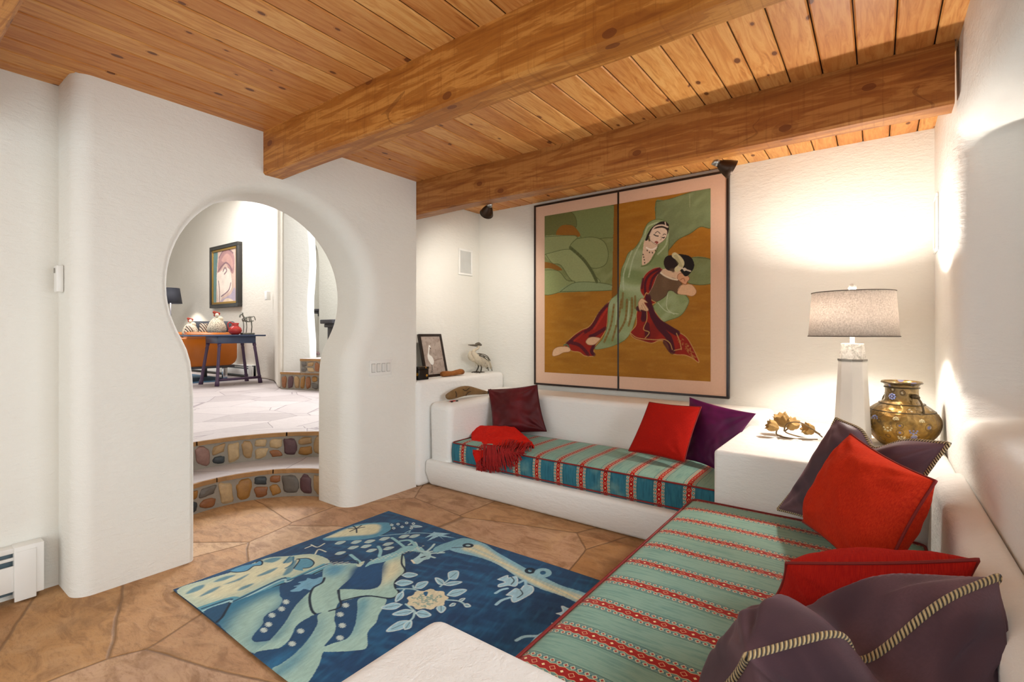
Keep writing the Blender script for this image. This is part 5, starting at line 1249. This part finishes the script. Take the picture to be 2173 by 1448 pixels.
pillow('throw_pillow', [(-0.088, 2.44, 0.935), (0.150, 2.07, 0.875), (0.005, 1.98, 0.52), (-0.245, 2.33, 0.575)], 0.235, M_orng, 'large orange-red pillow balanced on one corner in front of the plum pillow', 'pillows on the right bench', (M_redp, 'piping'), 0.005, seed=5, wr=0.012, pinch=0.035)
pillow('throw_pillow', [(-0.225, 1.72, 0.64), (0.20, 1.66, 0.79), (0.16, 1.80, 0.475), (-0.285, 1.80, 0.455)], 0.24, M_redc2, 'red pillow seen edge-on, behind the foreground plum pillow', 'pillows on the right bench', (M_redp, 'piping'), 0.005, seed=6, wr=0.010, pinch=0.03)
pillow('throw_pillow', [(-0.222, 1.13, 0.665), (0.218, 1.54, 0.80), (0.10, 1.46, 0.47), (-0.35, 1.14, 0.47)], 0.38, M_plum, 'big plum velvet pillow in the foreground with a dented top and gold rope trim', 'pillows on the right bench', (M_rope, 'rope_trim'), 0.0085, seed=7, wr=0.026, chop=0.12, n=64)
# ================================================================== RED SHAWL
M_shawl = chenille('scarlet_wool', 'b80f08', 'e02a17'); M_fr = plain('dark_red_fringe', '9a0c0a', 0.8, var=0.4, vs=60)
sh = empty('shawl', (-2.72, 3.22, 0.41), 'folded scarlet shawl with fringe draped over the front of the bench cushion', 'shawl')
Rw = [[(1003, 907, 3.44), (1040, 905, 3.46), (1092, 908, 3.46)], [(1002, 925, 3.30), (1048, 918, 3.34), (1108, 922, 3.36)], [(1002, 948, 3.12), (1040, 938, 3.2), (1128, 939, 3.27)], [(1006, 965, 3.065), (1038, 955, 3.10), (1131, 944, 3.24)], [(1013, 985, 3.055), (1042, 962, 3.078), (1133, 946, 3.23)]]
P3 = [[Vector(y_(*q)) for q in r] for r in Rw]; NU, NV_ = 24, 28
cols = [catmull([P3[i][j] for i in range(5)], 7) for j in range(3)]
bm = bmesh.new(); uvl = bm.loops.layers.uv.new('UVMap'); Gd = []
for i in range(len(cols[0])):
    rr = catmull([cols[0][i], cols[1][i], cols[2][i]], 12); row = []
    for j, p in enumerate(rr):
        q = p + Vector((0, -0.004, 0.006))*mnoise.noise(Vector((i*0.35, j*0.35, 1)))*1.5; row.append(bm.verts.new(q))
    Gd.append(row)
for i in range(len(Gd)-1):
    for j in range(len(Gd[0])-1):
        f = bm.faces.new((Gd[i][j], Gd[i][j+1], Gd[i+1][j+1], Gd[i+1][j]))
        for l, (a, b) in zip(f.loops, ((i, j), (i, j+1), (i+1, j+1), (i+1, j))): l[uvl].uv = (a*0.01, b*0.012)
last = [v.co.copy() for v in Gd[-1]]; lft = [r[0].co.copy() for r in Gd]; rgt = [r[-1].co.copy() for r in Gd]; bck = [v.co.copy() for v in Gd[0]]
# side skirts down to the cushion so the fold has body
def skirt(pts, dz):
    a = [bm.verts.new(p) for p in pts]; b = [bm.verts.new(Vector((p.x, p.y+0.005, max(p.z-dz, 0.425) if p.z > 0.43 else p.z-0.01))) for p in pts]
    for i in range(len(a)-1): bm.faces.new((a[i], a[i+1], b[i+1], b[i]))
skirt(lft, 0.09); skirt(rgt, 0.03); skirt(bck, 0.09)
o = bmobj('cloth', bm, M_shawl, sh, True); s_ = o.modifiers.new('t', 'SOLIDIFY'); s_.thickness = 0.008; s_.offset = -1
bm = bmesh.new(); rr_ = random.Random(5)
SA = catmull([(1010, 970, 0), (1036, 948, 0), (1080, 931, 0), (1129, 939, 0)], 10); EA = catmull([(1022, 1004, 0), (1050, 1000, 0), (1088, 992, 0), (1124, 956, 0)], 10); SY = (3.06, 3.10, 3.20, 3.245)
for k in range(230):
    t_ = rr_.random(); f = t_*(len(SA)-1); i = min(int(f), len(SA)-2); a_ = SA[i].lerp(SA[i+1], f-i); b_ = EA[i].lerp(EA[i+1], f-i)
    back = rr_.uniform(0, .55); a_ = a_.lerp(b_, back); st_y = float(np.interp(t_, (0, .33, .66, 1), SY))-0.06*back*(1 if t_ > .3 else .1)
    b_ = b_+Vector((rr_.uniform(-14, 4), rr_.uniform(-14, 5), 0)); P0_ = pY(a_.x, a_.y, st_y); P0_.z = max(P0_.z, .436) if st_y > 3.08 else P0_.z
    E_ = pZ(b_.x, b_.y, 0.438)
    if E_.y > 3.085: P_ = [P0_, P0_.lerp(E_, .5)+Vector((rr_.uniform(-.01, .01), 0, .012)), E_]
    else:
        E_ = pY(b_.x, b_.y, 3.046-rr_.uniform(0, .014)); tt_ = 0.5; md = P0_.lerp(E_, tt_); md = Vector((md.x, 3.062, 0.428+rr_.uniform(0, .012)))
        P_ = [P0_, P0_.lerp(md, .6)+Vector((0, 0, .006)), md, md.lerp(E_, .5)+Vector((rr_.uniform(-.006, .006), -.004, 0)), E_] if P0_.z > .42 else [P0_, P0_.lerp(E_, .5)+Vector((rr_.uniform(-.008, .008), -.006, 0)), E_]
    tube(bm, catmull(P_, 4), 0.0030, 5)
tag(bmobj('fringe', bm, M_fr, sh), kind='stuff')
# ================================================================== FISH, LEDGE OBJECTS
M_fish = plain('carved_brown_wood', '7a5c34', 0.55, var=0.35, bump=0.4, bs=30, vs=18)
fi = empty('wooden_fish', (-3.085, 3.47, 0.735), 'carved brown wooden fish lying on the bench armrest', 'figurine')
bm = bmesh.new(); Z0 = 0.782
pr = [(3.165, .012, .783), (3.19, .030, .777), (3.24, .042, .785), (3.32, .050, .800), (3.42, .050, .810), (3.52, .040, .800), (3.62, .028, .780), (3.70, .020, .765), (3.76, .014, .757)]
rings = []
for k, (y, r, zc) in enumerate(pr): rings.append([bm.verts.new((-3.085+r*0.62*math.cos(a), y, zc+r*math.sin(a))) for a in np.linspace(0, 2*math.pi, 17)[:-1]])
for a, b in zip(rings, rings[1:]): loft(bm, a, b)
bm.faces.new(rings[0]); bm.faces.new(list(reversed(rings[-1]))); bmesh.ops.recalc_face_normals(bm, faces=bm.faces); subd(bmobj('body', bm, M_fish, fi, True), 1)
M_ink = plain('dark_tail', '1d1a18', 0.5); M_fin2 = plain('fin_groove', '3d2c19', 0.6)
bm = bmesh.new(); prism(bm, [Vector((-3.09, 3.75, .768)), Vector((-3.09, 3.80, .79)), Vector((-3.09, 3.785, .757)), Vector((-3.09, 3.80, .737)), Vector((-3.09, 3.75, .745))], Vector((.012, 0, 0))); bmobj('tail', bm, M_ink, fi)
for L in ([(3.27, .765), (3.275, .79), (3.26, .82)], [(3.40, .765), (3.43, .79), (3.47, .80)], [(3.36, .83), (3.40, .812), (3.45, .835)]):
    bm = bmesh.new(); tube(bm, catmull([Vector((-3.053, y, z)) for y, z in L], 5), .0035, 6); bmobj('fin', bm, M_fin2, fi)
co_ = empty('coral_sprig', (-3.05, 3.19, 0.735), 'tiny red sprig with black beads lying under the mouth of the wooden fish', 'ornament')
bm = bmesh.new()
for k in range(6): a = -1.4+k*0.55; tube(bm, [(-3.04, 3.19, .742), (-3.04+.03*math.cos(a), 3.19+.035*math.sin(a)+.01, .741)], .003, 6)
bmobj('sprig', bm, plain('coral_red', 'c8342a', 0.6), co_)
for dx, dy in ((.02, -.02), (.02, .045)): box('bead', -3.04+dx, -3.025+dx, 3.18+dy, 3.20+dy, .736, .745, M_ink, co_, .002)
# framed bird picture leaning
fr = empty('framed_picture', (-3.40, 3.26, 0.93), 'small dark-framed picture of a white egret leaning against the wall on the ledge', 'picture')
def lean(px, py, off=0.0):   # plane through x=-3.375 at z=.93 leaning to x=-3.475 at z=1.34
    n_ = Vector((math.cos(0.24), 0, math.sin(0.24))); p0 = Vector((-3.375, 0, 0.93))+n_*off
    d_ = ray(px, py); return O0+d_*((p0-O0).dot(n_)/d_.dot(n_))
tl, tr, br, bl = lean(889, 710), lean(941, 710), lean(946.5, 803), lean(903, 806)
uy0 = (tl.y+bl.y)/2; uy1 = (tr.y+br.y)/2; Hh = 0.415; upv = Vector((-math.sin(0.24), 0, math.cos(0.24))); nv = Vector((math.cos(0.24), 0, math.sin(0.24))); base = Vector((-3.375, uy0, 0.932)); W_ = uy1-uy0
def LB(nm, a, b, c, d, d0, d1, m):
    bm = bmesh.new(); P_ = [base+Vector((0, u, 0))+upv*v+nv*d0 for u, v in ((a, c), (b, c), (b, d), (a, d))]; prism(bm, P_, nv*(d1-d0)); return bmobj(nm, bm, m, fr)
fwid = .022
LB('frame_rail', 0, W_, Hh-fwid, Hh, -.02, .004, M_lac); LB('frame_rail', 0, W_, 0, fwid, -.02, .004, M_lac); LB('frame_rail', 0, fwid, fwid, Hh-fwid, -.02, .004, M_lac); LB('frame_rail', W_-fwid, W_, fwid, Hh-fwid, -.02, .004, M_lac)
LB('backing', .01, W_-.01, .01, Hh-.01, -.018, -.010, M_back)
def pic_to(px, py): p = lean(px, py, -0.004); q = p-base; return (q.y-fwid, q.dot(upv)-fwid)
cv = Canvas(W_-2*fwid, Hh-2*fwid, 0.0022, pic_to); F6 = cropfn(870, 700, 8.516)
cv.put(np.ones(cv.U.shape), 'b3a397'); cv.put((cv.noise(14, .3, 2, 3)-.45)*1.6, '9a8a7e', .8); cv.put((cv.noise(60, 0, 1, 5)-.62)*3, '84746a', .6)
cv.fill(F6([(340, 280), (365, 290), (370, 320), (352, 350), (345, 400), (350, 450), (400, 490), (430, 560), (425, 620), (400, 640), (370, 610), (330, 540), (316, 470), (328, 400), (332, 330)]), 'efece4')
cv.stroke(F6([(355, 325), (375, 345)]), '2a2622', .008)
for L in ([(400, 630), (395, 700), (410, 745), (370, 780)], [(385, 630), (405, 700), (385, 750), (410, 770)]): cv.stroke(F6(L), '3c3834', .004)
cv.stroke(F6([(440, 560), (510, 535), (580, 520)]), '8d7c70', .012, .6)
place = lambda U, V: np.stack([base.x+upv.x*(V+fwid)+nv.x*-0.004, base.y+U+fwid, base.z+upv.z*(V+fwid)+nv.z*-0.004], 1)
o = link('print', cv.mesh('print', place), paint_mat('egret_print', 0.6, 200, 0.02), None); o.data.transform(Matrix.Translation(-fr.location)); o.parent = fr
# lacquer box
def lac_box():
    g = G('black_gold_lacquer'); v = g.coord(); d_ = g.vor(v, 26); c = g.xyz(g.vor(v, 26, out='Color').s)[0]; p = g.noise(v, 60, 2)
    g.set(col=g.mix(d_.lt(0.42)*c.gt(0.5)*p.gt(0.42), '17110d', 'c08a2c'), rough=0.3); return g.m
e = empty('lacquer_box', (-3.285, 3.045, 0.93), 'small black and gold lacquer box at the left end of the ledge, beside the picture', 'box')
box('body', -3.335, -3.235, 2.985, 3.105, .93, 1.02, lac_box(), e, .004); box('lid', -3.338, -3.232, 2.982, 3.108, 1.021, 1.045, lac_box(), e, .004)
# bark block
M_bark = plain('rust_bark', '93581f', 0.85, var=0.4, bump=0.9, bs=35, vs=30)
bm = bmesh.new(); rings = []
for k in range(9):
    y = 3.33+0.27*k/8; r = .031+.002*math.sin(k*1.3)+ (0.003 if k > 6 else 0); c = Vector((-3.285, y, .9335+r*0.8+0.003*(k > 5)))
    rings.append([bm.verts.new(c+Vector((r*1.1*math.cos(a), 0, r*0.8*math.sin(a)*(1+.15*mnoise.noise(Vector((k, a, 2))))))) for a in np.linspace(0, 2*math.pi, 13)[:-1]])
for a, b in zip(rings, rings[1:]): loft(bm, a, b)
bm.faces.new(rings[0]); bm.faces.new(list(reversed(rings[-1]))); bmesh.ops.recalc_face_normals(bm, faces=bm.faces)
tag(bmobj('wood_block', bm, M_bark, None, True), 'short rust-brown log piece lying on the ledge in front of the egret picture', 'log')
# bird sculpture
M_bone = plain('bleached_driftwood', 'c9bda6', 0.7, var=0.25, bump=0.4, bs=40, vs=25); M_bk = plain('grey_horn_beak', '5d5547', 0.45, var=0.3); M_bmet = plain('dark_bronze_leg', '3b342b', 0.5, 0.5)
bp = lambda px, py, dx=0: pX(px, py, -3.36)+Vector((dx, 0, 0))
bd_ = empty('bird_sculpture', bp(1014, 797), 'pale openwork pelican sculpture with dark legs standing on the ledge corner', 'sculpture')
def cr(a, b): return (870+a/8.516, 700+b/8.516)
def chain(nm, pts, rad, m, flat=1.0):
    bm = bmesh.new(); P_ = catmull([bp(*cr(a, b)) for a, b in pts], 5); n = len(P_); R_ = list(np.interp(np.linspace(0, 1, n), np.linspace(0, 1, len(rad)), rad)); tube(bm, P_, R_, 12)
    return bmobj(nm, bm, m, bd_, True)
chain('body', [(1130, 400), (1150, 450), (1200, 520), (1260, 590), (1300, 640)], [.014, .034, .044, .036, .014], M_bone)
chain('neck', [(1150, 430), (1150, 385), (1190, 360), (1230, 330), (1240, 290)], [.026, .018, .014, .014, .016], M_bone)
chain('head', [(1190, 262), (1240, 258), (1290, 280)], [.010, .020, .008], M_bk)
chain('beak', [(1052, 275), (1120, 280), (1200, 285)], [.003, .009, .013], M_bk)
chain('breast', [(1095, 380), (1080, 450), (1100, 510), (1160, 570)], [.006, .020, .026, .012], M_bone)
rr_ = random.Random(2)
for k in range(14):
    a = 1200+k*16; 
    for dx in (-.022, .026):
        bm = bmesh.new(); tube(bm, catmull([bp(*cr(a-10, 470+k*6), dx), bp(*cr(a+10, 540+k*8), dx*1.5), bp(*cr(a+22, 640+k*5+rr_.uniform(-20, 20)), dx*1.2)], 4), .0036, 5); bmobj('wing_feather', bm, M_bone, bd_)
for L in ([(1200, 430), (1280, 440), (1360, 480), (1410, 560)], [(1205, 470), (1280, 490), (1350, 540), (1385, 590)], [(1220, 450), (1300, 470), (1370, 520), (1400, 600), (1445, 740)], [(1390, 590), (1410, 650), (1415, 710)], [(1400, 600), (1430, 660), (1440, 700)]): 
    for dx in (-.02, .03): bm = bmesh.new(); tube(bm, catmull([bp(*cr(a, b), dx) for a, b in L], 5), .0045, 6); bmobj('wing_spine', bm, M_bk, bd_)
for dx in (-.012, .02):
    bm = bmesh.new(); top = bp(*cr(1260, 640), dx); ft = Vector((top.x+dx, bp(*cr(1225, 805)).y, .938)); tube(bm, catmull([top, top.lerp(ft, .5)+Vector((0, .008, 0)), ft], 5), .0065, 8); bmobj('leg', bm, M_bmet, bd_)
    bm = bmesh.new()
    for (dy, ddx) in ((-.06, -.01), (-.055, .03), (.05, .01), (-.03, -.035)): tube(bm, [ft, (ft.x+ddx, ft.y+dy, .935)], [.006, .004], 6)
    bmobj('foot', bm, M_bmet, bd_)
# ================================================================== WALL FITTINGS
M_grille = plain('speaker_grille', 'c9c9c4', 0.6, bump=0.5, bs=300)
def wspeaker(x, sgn, y0, y1, z0, z1, label):
    e = empty('wall_speaker', (x, (y0+y1)/2, z0), label, 'speaker', 'in-wall speakers')
    X_ = lambda d0, d1: (x+sgn*d0, x+sgn*d1) if sgn > 0 else (x+sgn*d1, x+sgn*d0)
    a, b = X_(0.0, 0.012); w_ = .022
    for nm, Y0_, Y1_, Z0_, Z1_ in (('f', y0, y1, z1-w_, z1), ('f', y0, y1, z0, z0+w_), ('f', y0, y0+w_, z0+w_, z1-w_), ('f', y1-w_, y1, z0+w_, z1-w_)): box('frame_edge', a, b, Y0_, Y1_, Z0_, Z1_, M_enamel, e, .003, 2)
    a, b = X_(0.0, 0.007); box('grille', a, b, y0+w_, y1-w_, z0+w_, z1-w_, M_grille, e)
wspeaker(-3.559, 1, 3.842, 4.06, 1.965, 2.245, 'white in-wall speaker on the alcove wall left of the screen')
wspeaker(0.296, -1, 3.93, 4.14, 1.85, 2.20, 'white in-wall speaker seen edge-on on the right wall above the vase')
e = empty('light_switch', (-3.239, 2.575, 1.0), 'four-gang white rocker switch plate on the plaster right of the arch', 'switch')
cpl = box('cover_plate', -3.239, -3.233, 2.465, 2.685, 1.003, 1.128, M_enamel, e, .002)
M_rk = plain('rocker_white', 'dcdad4', 0.3, var=0.03); M_gapd = plain('switch_shadow_gap', '8b877e', 0.6)
for k in range(4):
    y = 2.50+k*0.050; box('surround', -3.2331, -3.2322, y-.0185, y+.0185, 1.030, 1.100, M_gapd, cpl)
    o = box('rocker', -3.2322, -3.228, y-.016, y+.016, 1.033, 1.097, M_rk, cpl, .001)
_, B = heater('baseboard_heater', -3.519, -3.445, -1.2, 0.60, 0.02, 0.275, 'y', 'white baseboard heater at the lower left, on the recessed wall')
B('end_cap', 1.69, 0, -0.006, None, 0.03, 1.012, M_enamel); B('cover_panel', 1.69, 0.03, -0.013, -0.006, -0.04, 0.93, M_enamel)
e = empty('wall_thermostat', (-3.46, 0.66, 1.55), 'slim white remote hanging in the corner on the left wall above the heater', 'thermostat')
box('body', -3.46, -3.40, 0.640, 0.669, 1.56, 1.70, M_enamel, e, .006); box('button', -3.445, -3.43, 0.636, 0.640, 1.66, 1.685, M_gapd, e, .001)
e = empty('wall_outlet', (0.298, 3.74, 0.74), 'small white socket on the right wall beside the brass vase', 'outlet')
box('cover_plate', 0.289, 0.297, 3.90, 3.97, 0.74, 0.86, M_enamel, e, .002); box('cord_slot', 0.287, 0.289, 3.925, 3.945, 0.76, 0.84, M_gapd, e)
# ================================================================== SPOTLIGHTS
M_bronze = plain('dark_bronze_shade', '3a2718', 0.4, 0.5, 0.2); M_alu = plain('brushed_aluminium', 'a9a9a6', 0.3, 0.9)
g = G('spot_lens'); g.set(col=(1, .95, .85), em=(1.0, 0.88, 0.7), ems=6.0); M_lens = g.m
def spot(cx, cz, dirv, label, energy, tgt):
    c = Vector((cx, 3.165, cz)); A = Vector(dirv).normalized(); M = Matrix.Translation(c) @ A.to_track_quat('Z', 'Y').to_matrix().to_4x4()
    e = empty('spotlight', (cx, 3.165, 2.67), label, 'spotlight', 'spotlights behind the beam')
    bm = bmesh.new(); lathe(bm, [(.0, -.075), (.020, -.075), (.022, -.045), (.030, -.035), (.045, .0), (.058, .04), (.055, .04), (.040, .0), (0, -.02)], seg=32, M=M); bmobj('shade', bm, M_bronze, e, True)
    bm = bmesh.new(); lathe(bm, [(.0, -.085), (.0225, -.085), (.0225, -.05), (.0, -.05)], seg=24, M=M); bmobj('collar', bm, M_alu, e, True)
    bm = bmesh.new(); lathe(bm, [(.038, .015), (.0, .016)], seg=24, M=M); bmobj('lens', bm, M_lens, e)
    bm = bmesh.new(); tube(bm, [c-A*.07, c-A*.08+Vector((0, 0, .05)), (c.x-A.x*.08, 3.165, 2.665)], .008, 8); bmobj('arm', bm, M_bronze, e)
    bm = bmesh.new(); lathe(bm, [(0, -.02), (.05, -.02), (.055, 0), (0, 0)], (c.x-A.x*.08, 3.175, 2.668), 24); bmobj('canopy', bm, M_bronze, e, True)
    d = bpy.data.lights.new('spot_beam', 'SPOT'); d.energy = energy; d.color = (1.0, .94, .85); d.spot_size = math.radians(105); d.spot_blend = 0.9; d.shadow_soft_size = .03
    o = bpy.data.objects.new('spot_beam', d); C.objects.link(o); o.location = c+A*0.05; o.rotation_euler = (Vector(tgt)-o.location).to_track_quat('-Z', 'Y').to_euler()
spot(-0.735, 2.352, (.75, .45, -.45), 'dark bronze cone spotlight behind the beam at the screen\'s upper right corner', 7, (0.0, 4.18, 1.7))
spot(-2.60, 2.365, (-.7, .45, -.5), 'dark bronze cone spotlight behind the beam left of the screen', 26, (-3.4, 3.9, 1.6))
